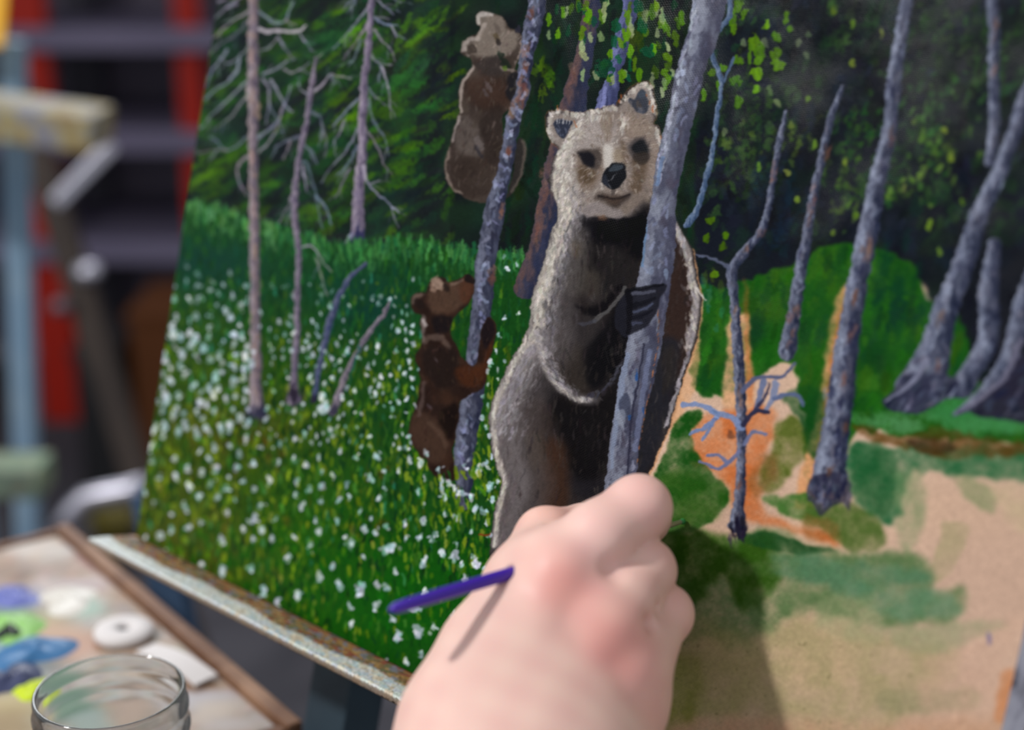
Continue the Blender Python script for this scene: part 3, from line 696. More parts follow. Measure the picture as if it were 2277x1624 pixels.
# ---------------------------------------------------------------- trunks of the wood, right
SL = [C(84, 88, 106), C(104, 106, 124), C(66, 70, 90), C(52, 56, 78), C(116, 114, 128)]
SLL, SLD = C(150, 157, 176), C(30, 36, 56)
def rust(pts, w=10, a=.75):
    for (x, y, l) in pts:
        for k in range(3):
            dab(x+rng.normal(0, 3), y+rng.normal(0, l*.2), l*rng.uniform(.5, .9), w*rng.uniform(.5, 1), 1.75+rng.normal(0, .15), pick([C(120, 86, 74), C(104, 72, 62), C(128, 102, 96)]), a*.75, 4, .35)
trunk([(2206, -310, 20), (2207, 0, 24), (2211, 70, 25), (2210, 157, 24), (2211, 245, 24), (2208, 315, 25), (2200, 360, 24)], SL, SLL, SLD, 'slender_trunk_a', 50, 3)
rust([(2212, 60, 60), (2213, 150, 40)], 10, .5)
trunk([(2211, 545, 30), (2203, 605, 38), (2198, 657, 46), (2200, 727, 46), (2192, 773, 46), (2166, 815, 44), (2140, 862, 50)], SL, SLL, SLD, 'leaning_trunk_b', 60, 3)
trunk([(2400, -60, 30), (2340, 90, 32), (2277, 228, 34), (2264, 273, 34), (2246, 322, 34), (2225, 378, 34), (2201, 430, 38), (2176, 483, 42), (2158, 540, 46), (2143, 587, 48), (2127, 629, 50), (2110, 668, 54), (2092, 727, 60), (2080, 773, 70), (2060, 832, 90), (2036, 870, 96)], SL, SLL, SLD, 'leaning_trunk_a', 150, 3, dl=(14, 44), dw=(6, 14))
put(poly([(2020, 830), (1985, 870), (1960, 893), (1990, 915), (2050, 918), (2100, 890), (2130, 880), (2120, 840)], 3), C(58, 60, 80), .95, 'leaning_trunk_a', .3)
scatter(poly([(2030, 800), (1985, 870), (1960, 893), (1990, 915), (2050, 918), (2100, 890), (2130, 870), (2110, 800)], 3), 70, (18, 44), (7, 14), 2.2, SL+[SLD, SLL], (.3, .7), 3, .3)
line([(2060, 800), (2030, 850), (1970, 892)], 16, 6, C(130, 132, 152), .8, 3)
rust([(2092, 700, 50), (2085, 810, 40)], 12, .5)
trunk([(2420, 300, 30), (2320, 560, 34), (2277, 660, 36), (2264, 727, 40), (2244, 797, 44), (2212, 852, 40), (2166, 895, 26), (2124, 922, 10)], SL, SLL, SLD, 'leaning_trunk_c', 60, 3)
put(poly([(2240, 840), (2290, 780), (2400, 820), (2360, 940), (2240, 935), (2160, 918), (2200, 880)], 4), C(50, 48, 64), .95, 'leaning_trunk_c', .3)
scatter(poly([(2240, 840), (2290, 780), (2400, 820), (2360, 940), (2240, 935), (2160, 918), (2200, 880)], 4), 50, (18, 44), (7, 14), 2.3, SL+[SLD, SLD], (.3, .7), 3, .3)
line([(2270, 760), (2240, 830), (2190, 880), (2130, 920)], 14, 6, C(128, 124, 142), .7, 3)
T11 = [(2032, -310, 22), (2026, -100, 26), (2019, 0, 28), (2008, 52, 28), (2001, 105, 30), (1991, 175, 31), (1987, 227, 31), (1980, 287, 33), (1966, 350, 36), (1956, 402, 38), (1945, 472, 42), (1933, 530, 46), (1918, 605, 44), (1907, 657, 46), (1896, 727, 48), (1886, 797, 52), (1878, 867, 56), (1867, 937, 60), (1858, 1000, 66), (1851, 1050, 76), (1848, 1076, 80)]
T11 = [(x-(6 if y > 400 else 2), y, w) for x, y, w in T11]
t11 = trunk(T11, SL, SLL, SLD, 'tall_trunk', 330, 2.4, 2.5, dl=(12, 40), dw=(6, 14))
b11 = poly([(1806, 1060), (1884, 1060), (1890, 1134), (1874, 1120), (1850, 1128), (1824, 1146), (1808, 1118), (1796, 1108)], 3); put(b11, C(62, 60, 80), .75, 'tall_trunk', .3); scatter(b11, 60, (14, 30), (6, 12), 1.6, SL+[SLD, SLD], (.3, .7), 2.5, .3)
rust([(1986, 305, 40), (1930, 548, 50), (1922, 565, 30), (1900, 665, 50), (1882, 950, 40), (1842, 1100, 24), (1850, 1048, 24), (1893, 740, 60), (1880, 840, 40)], 13, .7)
for (x, y) in [(1915, 605), (1893, 720), (1897, 760), (1870, 960), (1880, 990), (1862, 1010), (1850, 860), (1838, 1090), (1875, 900), (1985, 190), (1970, 380)]:
    for k in range(3):
        dab(x+rng.normal(0, 6), y+rng.normal(0, 8), 30, 10, 1.7, C(44, 48, 74), .6, 3, .3)
    dab(x-14, y+18, 26, 12, 1.7, C(136, 142, 164), .5, 3, .3)
T10 = [(1873, 192, 6), (1868, 210, 11), (1851, 252, 14), (1835, 315, 16), (1824, 368, 17), (1812, 420, 18), (1802, 473, 19), (1793, 535, 22), (1783, 577, 26), (1777, 623, 27), (1770, 668, 28), (1762, 717, 30), (1755, 755, 36), (1750, 782, 40)]
trunk(T10, SL, SLL, SLD, 'slender_trunk_b', 110, 2.4)
rust([(1838, 330, 44), (1812, 440, 40), (1770, 690, 30), (1752, 765, 24), (1765, 740, 20), (1758, 700, 36), (1800, 480, 40)], 10, .6)
T9 = [(1748, 248, 8), (1742, 275, 12), (1735, 305, 13), (1728, 343, 13), (1721, 385, 14), (1714, 427, 15), (1704, 483, 16), (1690, 518, 16), (1660, 555, 19), (1632, 592, 24), (1628, 615, 24), (1631, 657, 22), (1636, 710, 22), (1641, 780, 24), (1645, 850, 25), (1648, 920, 22), (1649, 972, 22), (1648, 1040, 21), (1645, 1103, 24), (1641, 1140, 30), (1638, 1168, 36)]
trunk(T9, SL, SLL, SLD, 'forked_tree', 160, 2)
for k in range(26):
    dab(1638+rng.normal(0, 11), 1176+rng.normal(0, 14), rng.uniform(18, 34), rng.uniform(6, 10), 1.57+rng.normal(0, .15), pick([C(40, 38, 58), C(54, 50, 70), C(34, 32, 48)]), .7, 2.5, .3, label='forked_tree')
rust([(1722, 370, 36), (1717, 395, 30), (1690, 520, 30), (1660, 556, 30), (1645, 870, 40), (1648, 900, 30), (1642, 1080, 30), (1636, 690, 30)], 8, .6)
def c5(pts):
    return [(1480+.35*a, 500+.35*b) for a, b in pts]
BL = C(126, 142, 178); BD = C(74, 78, 106)
for pts, w0, w1, c in [([(400, 270), (320, 222), (190, 190)], 11, 6, C(92, 98, 118)), ([(485, 1290), (420, 1225), (330, 1200), (230, 1145), (110, 1145)], 20, 15, BL), ([(330, 1220), (250, 1290), (160, 1330)], 14, 11, C(116, 134, 172)), ([(290, 1270), (235, 1370)], 9, 8, C(116, 134, 172)),
                       ([(490, 1060), (560, 985), (640, 968), (740, 965), (820, 880)], 15, 9, C(92, 98, 126)), ([(620, 1000), (600, 1080), (570, 1190)], 20, 14, C(110, 120, 150)), ([(700, 1010), (680, 1100), (640, 1180)], 22, 14, C(130, 138, 164)), ([(690, 1105), (780, 1080), (850, 1090), (872, 1145)], 15, 10, C(96, 108, 140)),
                       ([(495, 1270), (570, 1190), (650, 1190)], 16, 14, C(52, 52, 76)), ([(560, 1190), (640, 1080), (655, 1010)], 10, 7, C(60, 60, 86)), ([(505, 1390), (560, 1315), (640, 1330)], 14, 9, C(112, 120, 152)), ([(470, 1440), (400, 1510), (340, 1550), (220, 1505)], 13, 9, C(112, 118, 152)), ([(390, 1510), (340, 1470), (270, 1470)], 11, 9, C(112, 118, 152))]:
    line(c5(pts), w0*.78, w1*.7, c, .95, 1.6, 'forked_tree', .5, 1)
cl9 = (lab == LABELS['forked_tree']).astype(np.float32)
for k in range(20):
    dab(1600+rng.normal(0, 22), 925+rng.normal(0, 10), 18, 5, .5, pick([C(150, 162, 194), C(104, 122, 164)]), .5, 2, .4, clip=cl9)
dab(1625, 965, 22, 16, 1.6, C(104, 70, 56), .7, 3)
T8 = [(1628, -310, 10), (1624, 0, 11), (1621, 35, 11), (1600, 66, 11), (1583, 95, 11), (1586, 130, 10), (1602, 175, 11), (1600, 224, 10), (1592, 273, 10), (1588, 315, 10), (1578, 368, 11), (1564, 420, 12), (1550, 466, 13), (1526, 500, 16)]
trunk(T8, [C(82, 104, 134), C(100, 118, 146), C(70, 88, 118)], C(140, 152, 170), C(50, 66, 92), 'thin_blue_stem', 60, 1.8)
line([(1632, 128), (1620, 155), (1610, 182)], 7, 6, C(84, 104, 134), .9, 1.6, 'thin_blue_stem')

# ---------------------------------------------------------------- slim trunks between the bears
trunk([(1318, -310, 36), (1316, 0, 38), (1308, 70, 38), (1296, 140, 42), (1283, 190, 48), (1273, 245, 58), (1250, 330, 56), (1228, 420, 52), (1212, 500, 48), (1196, 560, 44), (1176, 615, 46), (1168, 640, 50)], [C(64, 66, 86), C(50, 56, 80), C(82, 74, 82), C(44, 48, 66)], C(108, 84, 80), C(44, 50, 74), 'dark_trunk', 160, 2.2, 2, lit=.7)
rust([(1272, 165, 50), (1268, 150, 30), (1215, 420, 60), (1200, 470, 40), (1192, 520, 40), (1205, 380, 40)], 10, .55)
trunk([(1412, -310, 30), (1402, 0, 34), (1388, 60, 34), (1378, 110, 34), (1368, 160, 28), (1352, 215, 40), (1345, 250, 46)], [C(80, 86, 122), C(96, 100, 140), C(62, 66, 96)], C(120, 124, 166), C(56, 60, 90), 'violet_trunk', 80, 2)
line([(1346, 195), (1340, 240)], 8, 9, C(136, 140, 186), .8, 2)
# drooping leaves above the bear
for k in range(150):
    x = rng.uniform(1205, 1520); y = rng.uniform(-250, 190)
    if y > 110 and (x < 1290 or x > 1500): continue
    c = [C(20, 78, 50), C(18, 66, 40), C(84, 124, 18), C(92, 134, 22), C(74, 106, 24), C(140, 154, 112), C(126, 142, 96)][rng.integers(7)]
    dab(x, y, rng.uniform(20, 38), rng.uniform(8, 15), 1.57+rng.normal(0, .2), pick([c]), .85, 1.6, .6, label='painted_leaves')
for (x, y, l, w, a, c) in [(1220, 45, 30, 12, 1.6, 0), (1252, 30, 30, 12, 1.6, 0), (1308, 35, 36, 14, 1.7, 0), (1312, 85, 26, 12, 1.7, 1), (1395, 40, 40, 14, 1.5, 0), (1400, 118, 34, 14, 1.5, 0), (1357, 120, 26, 12, 1.6, 0), (1384, 168, 26, 18, 1.4, 0), (1355, 175, 24, 14, 1.5, 0), (1480, 165, 28, 15, .9, 0), (1484, 128, 24, 16, 1.2, 0), (1515, 40, 32, 14, 1.5, 0),
                           (1455, 110, 24, 14, 1.2, 0), (1420, 165, 26, 14, 1.6, 0), (1327, 170, 24, 13, 1.1, 1), (1298, 125, 30, 12, .9, 1), (1362, 178, 20, 9, 1.6, 1), (1472, 205, 26, 9, 1.3, 1), (1497, 162, 24, 10, 1.2, 1), (1485, 105, 26, 9, 1.2, 1), (1461, 75, 24, 10, 1.5, 1), (1436, 42, 30, 9, 1.6, 1), (1345, 18, 30, 12, 1.6, 1), (1265, 70, 30, 10, 1.6, 2), (1430, 60, 26, 18, 1.6, 2), (1345, 150, 40, 40, 1, 2), (1440, 115, 30, 30, 1, 2), (1420, 15, 34, 20, 1.6, 2), (1240, 75, 26, 10, 1.6, 0), (1370, 60, 30, 20, 1.6, 2), (1500, 10, 26, 14, 1.5, 2), (1460, 15, 26, 12, 1.6, 0), (1390, 80, 30, 12, 1.6, 0)]:
    dab(x, y, l, w, a, pick([[C(92, 136, 20)], [C(144, 158, 116)], [C(18, 70, 44)]][c]), .9, 1.5, .6, label='painted_leaves')

# ---------------------------------------------------------------- climbing cub
def c3(pts):
    return [(960+.2956*a, .2956*b) for a, b in pts]
CUB = c3([(335, 175), (340, 110), (380, 85), (455, 95), (510, 118), (555, 155), (580, 215), (640, 232), (668, 262), (690, 300), (680, 370), (650, 450), (618, 520), (665, 545), (672, 610), (640, 720), (620, 780), (565, 830), (535, 870), (530, 1000), (545, 1100), (525, 1250), (495, 1330), (475, 1420), (425, 1490), (395, 1530), (300, 1505), (200, 1455), (130, 1400), (100, 1320), (95, 1250), (112, 1170), (140, 1080), (160, 1000), (200, 880), (210, 800), (205, 720), (225, 620), (270, 540), (315, 500), (290, 440), (240, 412), (222, 370), (232, 318), (285, 278), (345, 250), (362, 205)])
cub = poly(CUB, 1.8); put(cub, C(72, 60, 52), 1, 'painted_cub_a', .3)
mottle(cub, [C(78, 66, 58), C(58, 46, 40), C(88, 76, 68), C(64, 52, 48)], 24)
def region(pts, col, a, soft, cl, tr=c3):
    put(poly(tr(pts), soft), col, a, None, None, cl)
cl = full(cub)
region([(345, 120), (520, 120), (570, 230), (640, 240), (640, 340), (560, 420), (400, 430), (300, 400), (250, 350), (350, 260)], C(128, 116, 106), .9, 5, cl)
region([(430, 430), (540, 420), (540, 560), (400, 560), (330, 470)], C(62, 54, 52), .8, 5, cl)
region([(280, 600), (560, 600), (600, 760), (520, 830), (320, 800), (270, 720)], C(70, 46, 36), .7, 14, cl)
region([(420, 830), (540, 800), (520, 1200), (400, 1200), (330, 1000)], C(52, 42, 38), .7, 8, cl)
region([(200, 900), (310, 900), (390, 1100), (340, 1200), (180, 1100)], C(100, 90, 86), .7, 8, cl)
region([(160, 1200), (420, 1200), (440, 1440), (300, 1480), (150, 1380)], C(62, 50, 44), .7, 8, cl)
region([(580, 560), (670, 550), (660, 640), (620, 760), (560, 720)], C(34, 34, 40), .9, 4, cl)
scatter(cub, 260, (8, 22), (2.5, 5), 1.9, lambda x, y: [C(136, 124, 114), C(110, 98, 90), C(150, 138, 128)] if y < 130 else [C(66, 52, 44), C(84, 72, 64), C(50, 40, 36), C(98, 86, 78)], (.25, .6), 1.4, .35, .35)
for pts, w, c in [([(310, 510), (265, 570), (225, 660), (215, 760), (215, 840)], 9, C(190, 176, 168)), ([(210, 880), (175, 970), (150, 1060)], 7, C(178, 166, 164)), ([(130, 1110), (105, 1220), (112, 1320), (150, 1420), (230, 1460)], 6, C(160, 142, 132)),
                  ([(345, 170), (350, 120), (390, 98), (450, 103)], 11, C(196, 190, 186)), ([(240, 370), (240, 330), (290, 295), (350, 290)], 13, C(176, 166, 160)), ([(400, 180), (370, 240), (340, 290)], 9, C(170, 158, 150)), ([(680, 310), (672, 370), (650, 440)], 8, C(164, 146, 140)), ([(600, 530), (540, 520), (520, 500)], 7, C(140, 128, 118)), ([(630, 470), (640, 500), (615, 530)], 7, C(120, 108, 102))]:
    line(c3(pts), w*1.1, w*.8, c, .7, 4, None, .5, 2, cl)
for (a, b, l, w, c, al) in [(300, 370, 26, 18, C(62, 52, 46), .8), (490, 290, 24, 12, C(84, 70, 44), .7), (505, 320, 16, 9, C(48, 42, 44), .8), (490, 210, 26, 14, C(94, 82, 76), .6), (650, 225, 16, 14, C(48, 46, 60), .9), (545, 460, 40, 16, C(30, 44, 34), .8), (550, 510, 14, 8, C(90, 130, 30), .7), (420, 650, 26, 10, C(112, 104, 112), .5), (400, 690, 20, 8, C(100, 92, 102), .5), (360, 1150, 40, 10, C(46, 44, 54), .7), (360, 1080, 40, 14, C(120, 112, 112), .5)]:
    x, y = c3([(a, b)])[0]
    dab(x, y, l, w, 1.0, c, al, 2.5, .3)
# near trunk that the cubs hold
T6 = [(1212, -310, 26), (1204, -120, 32), (1195, 0, 38), (1185, 60, 39), (1174, 110, 32), (1166, 160, 30), (1162, 205, 30), (1148, 245, 33), (1137, 290, 32), (1132, 330, 31), (1121, 385, 31), (1106, 440, 40), (1098, 480, 46), (1088, 540, 44), (1079, 590, 45), (1076, 630, 43), (1071, 695, 45), (1060, 763, 42), (1053, 865, 48), (1042, 932, 50), (1033, 1000, 46), (1032, 1068, 38), (1030, 1120, 26)]
trunk(T6, [C(76, 78, 92), C(98, 101, 118), C(60, 62, 78), C(50, 50, 66)], C(118, 122, 140), C(40, 44, 64), 'cub_tree', 380, 1.8, 1.5, dl=(8, 22), dw=(5, 11), lit=.4)
rust([(1172, 118, 40), (1168, 165, 50), (1166, 200, 50), (1156, 225, 40), (1140, 245, 36), (1130, 340, 36), (1112, 470, 40), (1094, 610, 40), (1180, 30, 30), (1160, 190, 40)], 15, .85)
cl6 = (lab == LABELS['cub_tree']).astype(np.float32)
for k in range(120):
    t = rng.uniform(0, 1050); x = np.interp(t, [p[1] for p in T6], [p[0] for p in T6])
    dab(x+rng.uniform(-14, 10), t, rng.uniform(10, 20), rng.uniform(5, 9), rng.uniform(.6, 2.4), pick([C(134, 140, 166), C(120, 124, 154), C(150, 154, 176)]), .65, 1.8, .6, clip=cl6)
put(poly(c3([(660, 1040), (700, 1065), (708, 1110), (690, 1280), (660, 1370), (600, 1460), (565, 1500), (585, 1400), (615, 1300), (630, 1150)]), 1.8), C(52, 48, 46), 1, 'painted_cub_a', .3)
line(c3([(690, 1060), (700, 1120), (685, 1260), (655, 1360), (600, 1440)]), 8, 5, C(116, 104, 94), .6, 5)

# ---------------------------------------------------------------- standing cub at the foot of the trunk
def c6(pts):
    return [(880+.3386*a, 560+.3386*b) for a, b in pts]
CUB2 = c6([(105, 350), (112, 300), (150, 270), (205, 262), (215, 212), (260, 172), (320, 175), (350, 200), (400, 185), (450, 162), (490, 150), (512, 190), (505, 290), (460, 360), (400, 410), (370, 450), (362, 520), (390, 610), (450, 710), (500, 748), (540, 725), (552, 640), (558, 530), (590, 450), (630, 440), (660, 490), (650, 590), (622, 700), (600, 800), (560, 900), (470, 950), (420, 985), (412, 1100), (392, 1200), (372, 1300), (388, 1420), (380, 1500), (280, 1490), (220, 1430), (170, 1350), (100, 1240), (90, 1150), (120, 1050), (150, 950), (160, 850), (150, 760), (125, 690), (160, 620), (175, 560), (165, 480), (170, 420), (122, 400)])
cub2 = poly(CUB2, 1.8); put(cub2, C(54, 38, 32), 1, 'painted_cub_b', .3)
mottle(cub2, [C(58, 42, 36), C(44, 32, 28), C(68, 48, 38), C(48, 36, 32)], 22)
cl = full(cub2)
R6 = lambda p, c, a, s: region(p, c, a, s, cl, c6)
R6([(210, 270), (330, 200), (440, 200), (490, 200), (480, 300), (380, 390), (240, 400)], C(88, 68, 56), .85, 6)
R6([(440, 180), (500, 160), (510, 280), (450, 350), (420, 280)], C(84, 54, 40), .7, 6)
R6([(250, 430), (380, 430), (350, 520), (260, 530)], C(32, 28, 30), .85, 6)
R6([(180, 640), (380, 640), (420, 840), (300, 900), (200, 800)], C(40, 32, 30), .8, 8)
R6([(400, 760), (560, 740), (600, 620), (640, 600), (600, 800), (540, 890), (420, 860)], C(78, 46, 30), .8, 8)
R6([(560, 540), (600, 450), (650, 470), (640, 560), (590, 640)], C(34, 28, 32), .85, 4)
R6([(130, 1050), (280, 1120), (350, 1300), (240, 1400), (110, 1230)], C(76, 58, 48), .8, 8)
R6([(280, 1080), (400, 1000), (390, 1180), (350, 1230)], C(30, 24, 22), .8, 6)
scatter(cub2, 200, (8, 20), (2.5, 5), 1.7, [C(66, 48, 38), C(48, 36, 32), C(82, 62, 52), C(38, 28, 26)], (.2, .5), 1.6, .3, .4)
for pts, w, c in [([(185, 580), (230, 560), (300, 570), (350, 620)], 15, C(112, 96, 88)), ([(175, 430), (180, 500), (170, 580)], 10, C(150, 138, 134)), ([(185, 860), (180, 960), (150, 1080)], 9, C(108, 92, 88)), ([(225, 1130), (280, 1180), (330, 1280)], 10, C(96, 76, 64)), ([(370, 215), (440, 185)], 7, C(130, 112, 100)), ([(120, 330), (130, 295), (170, 280)], 9, C(140, 122, 112))]:
    line(c6(pts), w*1.1, w*.7, c, .6, 6, None, .4, 2, cl)
for (a, b, l, w, c, al) in [(275, 205, 34, 20, C(174, 150, 134), .8), (240, 235, 20, 12, C(168, 142, 126), .7), (155, 350, 24, 18, C(40, 32, 30), .8), (325, 235, 18, 12, C(40, 32, 30), .8), (485, 185, 20, 16, C(30, 28, 30), .85), (190, 470, 20, 10, C(196, 188, 186), .7), (265, 710, 16, 5, C(110, 98, 104), .6), (220, 1020, 14, 5, C(104, 94, 104), .5)]:
    x, y = c6([(a, b)])[0]
    dab(x, y, l, w, .9, c, al, 2.5, .35)

# ---------------------------------------------------------------- the big bear
def cA(p): return [(1180+.1847*a, 150+.1847*b) for a, b in p]
def cB(p): return [(1080+.2285*a, 420+.2285*b) for a, b in p]
def cD(p): return [(1060+.2372*a, 760+.2372*b) for a, b in p]
HEAD_L = cA([(330, 965), (255, 900), (212, 800), (185, 660), (200, 580), (250, 530), (330, 515), (450, 545), (560, 562), (640, 550), (720, 525), (850, 500), (900, 478), (1020, 470), (1060, 390), (1150, 300), (1250, 212), (1340, 176), (1410, 182), (1460, 250), (1482, 350), (1500, 480), (1512, 600), (1482, 690), (1530, 720), (1560, 830), (1578, 950), (1572, 1100), (1552, 1250), (1530, 1350), (1500, 1480)])
RIGHT = cB([(1640, 20), (1860, 330), (1950, 480), (2010, 600), (2040, 750), (2060, 900), (2092, 1020), (2092, 1250), (2060, 1400), (2030, 1550)])+cD([(2020, 110), (1960, 280), (1900, 450), (1850, 620), (1810, 780), (1760, 900), (1700, 1050), (1640, 1180), (1600, 1290), (1560, 1500)])
LEFT = cD([(1300, 2300), (300, 2300), (130, 2000), (165, 1624), (180, 1530), (210, 1450), (240, 1350), (230, 1280), (200, 1200), (150, 1050), (130, 900), (115, 760), (130, 640), (160, 520), (210, 420), (270, 280), (330, 170), (360, 110), (430, 20)])+cB([(360, 1480), (410, 1380), (440, 1250), (430, 1150), (460, 1050), (490, 950), (530, 830), (570, 680), (610, 550), (650, 400), (690, 320), (700, 200), (680, 100), (630, 0)])+cA([(260, 1550), (240, 1450), (200, 1360), (240, 1300), (272, 1150), (300, 1080)])
BEAR = HEAD_L+RIGHT+LEFT
# rim of warm underpainting showing round the figure
put(stroke_mask([(x, y, 6) for x, y in HEAD_L], 3), C(140, 92, 62), .45)
put(stroke_mask([(x, y, 9) for x, y in RIGHT[3:]], 2.5), C(196, 150, 112), .8)
bear = poly(BEAR, 1.4, True, 1.6, 6); put(bear, C(56, 50, 48), 1, 'painted_bear', .35)
mottle(bear, [C(58, 52, 50), C(44, 38, 36), C(66, 60, 58), C(40, 38, 42)], 40)
cl = full(bear)
RA = lambda p, c, a, s: region(p, c, a, s, cl, cA)
RB = lambda p, c, a, s: region(p, c, a, s, cl, cB)
RD = lambda p, c, a, s: region(p, c, a, s, cl, cD)
# body masses
RB([(600, 560), (900, 330), (1560, 330), (1540, 700), (1450, 950), (1300, 1000), (1000, 1000), (800, 800)], C(40, 37, 37), .85, 12)
RB([(900, 300), (1540, 180), (1560, 420), (1500, 700), (1300, 560), (1050, 520)], C(22, 21, 25), .85, 12)
RB([(760, 420), (950, 380), (1000, 700), (980, 1000), (780, 1000), (700, 700)], C(84, 78, 70), .7, 14)
RB([(820, 500), (900, 520), (920, 640), (850, 650)], C(112, 88, 52), .7, 10)
RB([(980, 800), (1100, 820), (1120, 1000), (1000, 1040)], C(84, 76, 66), .6, 12)
RB([(640, 1150), (860, 1100), (1000, 1200), (1150, 1240), (1060, 1500), (900, 1700), (640, 1700)], C(58, 53, 52), .85, 14)
RB([(860, 1120), (960, 1210), (1080, 1250), (1180, 1180), (1300, 1010), (1360, 960), (1290, 940), (1100, 1130), (980, 1150)], C(24, 22, 25), .85, 6)
RB([(1060, 1500), (1200, 1250), (1340, 1050), (1420, 1000), (1440, 1300), (1400, 1700), (1000, 1900)], C(24, 23, 26), .9, 14)
RD([(560, 150), (700, 400), (860, 560), (1100, 560), (1300, 330), (1360, 260), (1340, 600), (1260, 900), (1200, 1250), (900, 1250), (700, 700)], C(28, 26, 27), .85, 14)
RD([(680, 60), (1000, 60), (1060, 300), (1040, 480), (900, 500), (760, 380)], C(60, 53, 47), .8, 16)
RD([(1020, 60), (1350, -60), (1330, 220), (1200, 420), (1050, 420)], C(27, 26, 28), .85, 12)
RD([(140, 560), (400, 500), (560, 900), (640, 1300), (600, 1800), (250, 1900), (230, 1300), (140, 900)], C(92, 83, 80), .8, 16)
RD([(440, 620), (640, 560), (760, 900), (860, 1300), (800, 1700), (560, 1700), (520, 1100)], C(66, 54, 48), .75, 18)
RD([(640, 950), (820, 950), (860, 1300), (820, 1700), (620, 1700), (600, 1300)], C(74, 48, 34), .7, 16)
RD([(480, 900), (600, 860), (620, 1150), (520, 1200)], C(84, 68, 48), .5, 14)
# flank right of the trunk
RB([(1850, 420), (2000, 620), (2020, 900), (2050, 1200), (1980, 1600), (1800, 1900), (1700, 1700), (1780, 1000), (1840, 700)], C(62, 46, 40), .9, 8)
RD([(1700, 0), (1900, 0), (1880, 300), (1760, 800), (1640, 1150), (1480, 1300), (1500, 1000), (1620, 500)], C(44, 44, 50), .9, 10)
RD([(1760, 100), (1860, 50), (1850, 350), (1760, 480)], C(56, 50, 44), .6, 10)
# broad pale bands under the fringe
def band(P, w0, w1, col, a, soft, dx=0):
    P = [(x+dx, y) for x, y in P]
    W = np.linspace(w0, w1, len(P))
    put(stroke_mask([(x, y, w) for (x, y), w in zip(P, W)], soft), col, a, None, None, cl)
nb_ = cB([(640, 20), (690, 120), (710, 200), (700, 320), (660, 400), (620, 550), (580, 680), (540, 830), (500, 950), (470, 1050), (440, 1150), (448, 1250), (430, 1380), (400, 1480)])
band(nb_, 60, 110, C(96, 90, 88), .55, 26, 46); band(nb_, 44, 80, C(136, 130, 128), .6, 18, 24); band(nb_, 26, 44, C(190, 182, 168), .8, 8, 10)
fb_ = cD([(440, 20), (380, 110), (350, 170), (290, 280), (230, 420), (175, 520), (145, 640), (130, 760), (145, 900), (165, 1050), (212, 1200), (240, 1280), (250, 1350), (222, 1450), (192, 1530), (178, 1640), (150, 1900)])
band(fb_, 120, 110, C(92, 84, 82), .55, 34, 56); band(fb_, 80, 60, C(128, 120, 118), .6, 22, 26); band(fb_[:9], 60, 20, C(176, 168, 158), .65, 12, 10); band(fb_[8:], 14, 16, C(172, 162, 154), .7, 6, 5)
# head masses
RA([(330, 560), (620, 580), (900, 500), (1050, 480), (1250, 260), (1400, 200), (1470, 400), (1490, 700), (1560, 900), (1560, 1200), (1480, 1480), (1300, 1760), (1000, 1800), (560, 1750), (330, 1500), (250, 1350), (330, 1000), (240, 850), (200, 640)], C(150, 138, 128), .97, 5)
RA([(1000, 500), (1480, 600), (1560, 900), (1560, 1250), (1480, 1480), (1300, 1760), (1080, 1700), (1150, 1200), (1050, 800)], C(128, 114, 104), .7, 16)
RA([(330, 1000), (560, 950), (560, 1250), (600, 1500), (560, 1750), (330, 1500), (250, 1350)], C(180, 172, 162), .7, 12)
RA([(600, 650), (860, 560), (1050, 700), (1000, 900), (860, 950), (560, 980), (430, 900)], C(170, 160, 152), .7, 10)
RA([(840, 560), (980, 540), (990, 700), (930, 900), (870, 800)], C(132, 116, 98), .6, 8)
RA([(1080, 560), (1400, 620), (1480, 820), (1300, 850), (1120, 800)], C(150, 132, 114), .7, 10)
RA([(560, 1050), (720, 1000), (860, 1000), (880, 1200), (820, 1350), (740, 1480), (600, 1480), (560, 1250)], C(128, 110, 94), .75, 8)
RA([(570, 1240), (640, 1180), (760, 1220), (770, 1350), (700, 1400), (600, 1380)], C(86, 68, 48), .8, 7)
RA([(1090, 870), (1130, 900), (1180, 1150), (1130, 1200), (1080, 1050)], C(104, 86, 68), .7, 6)
RA([(1230, 1100), (1450, 1050), (1400, 1250), (1330, 1500), (1190, 1480), (1240, 1250)], C(98, 80, 62), .8, 8)
RA([(1450, 900), (1560, 980), (1550, 1280), (1460, 1480), (1400, 1300)], C(150, 132, 118), .7, 8)
RA([(820, 1480), (1180, 1480), (1250, 1600), (1180, 1760), (960, 1800), (820, 1650)], C(140, 126, 114), .7, 8)
for k in range(520):
    a, b = rng.uniform(250, 1560), rng.uniform(520, 1760)
    x, y = cA([(a, b)])[0]
    dk_ = (a > 1000)*.25+(b > 1300)*.1
    dab(x, y, rng.uniform(7, 16), rng.uniform(2.5, 5), math.atan2(y-350, x-1345)+rng.normal(0, .5), pick([C(112, 98, 86), C(96, 84, 76), C(128, 112, 98)] if rng.random() < .45+dk_ else [C(190, 182, 172), C(172, 162, 152)]), rng.uniform(.2, .55), 1.5, .4, clip=cl)
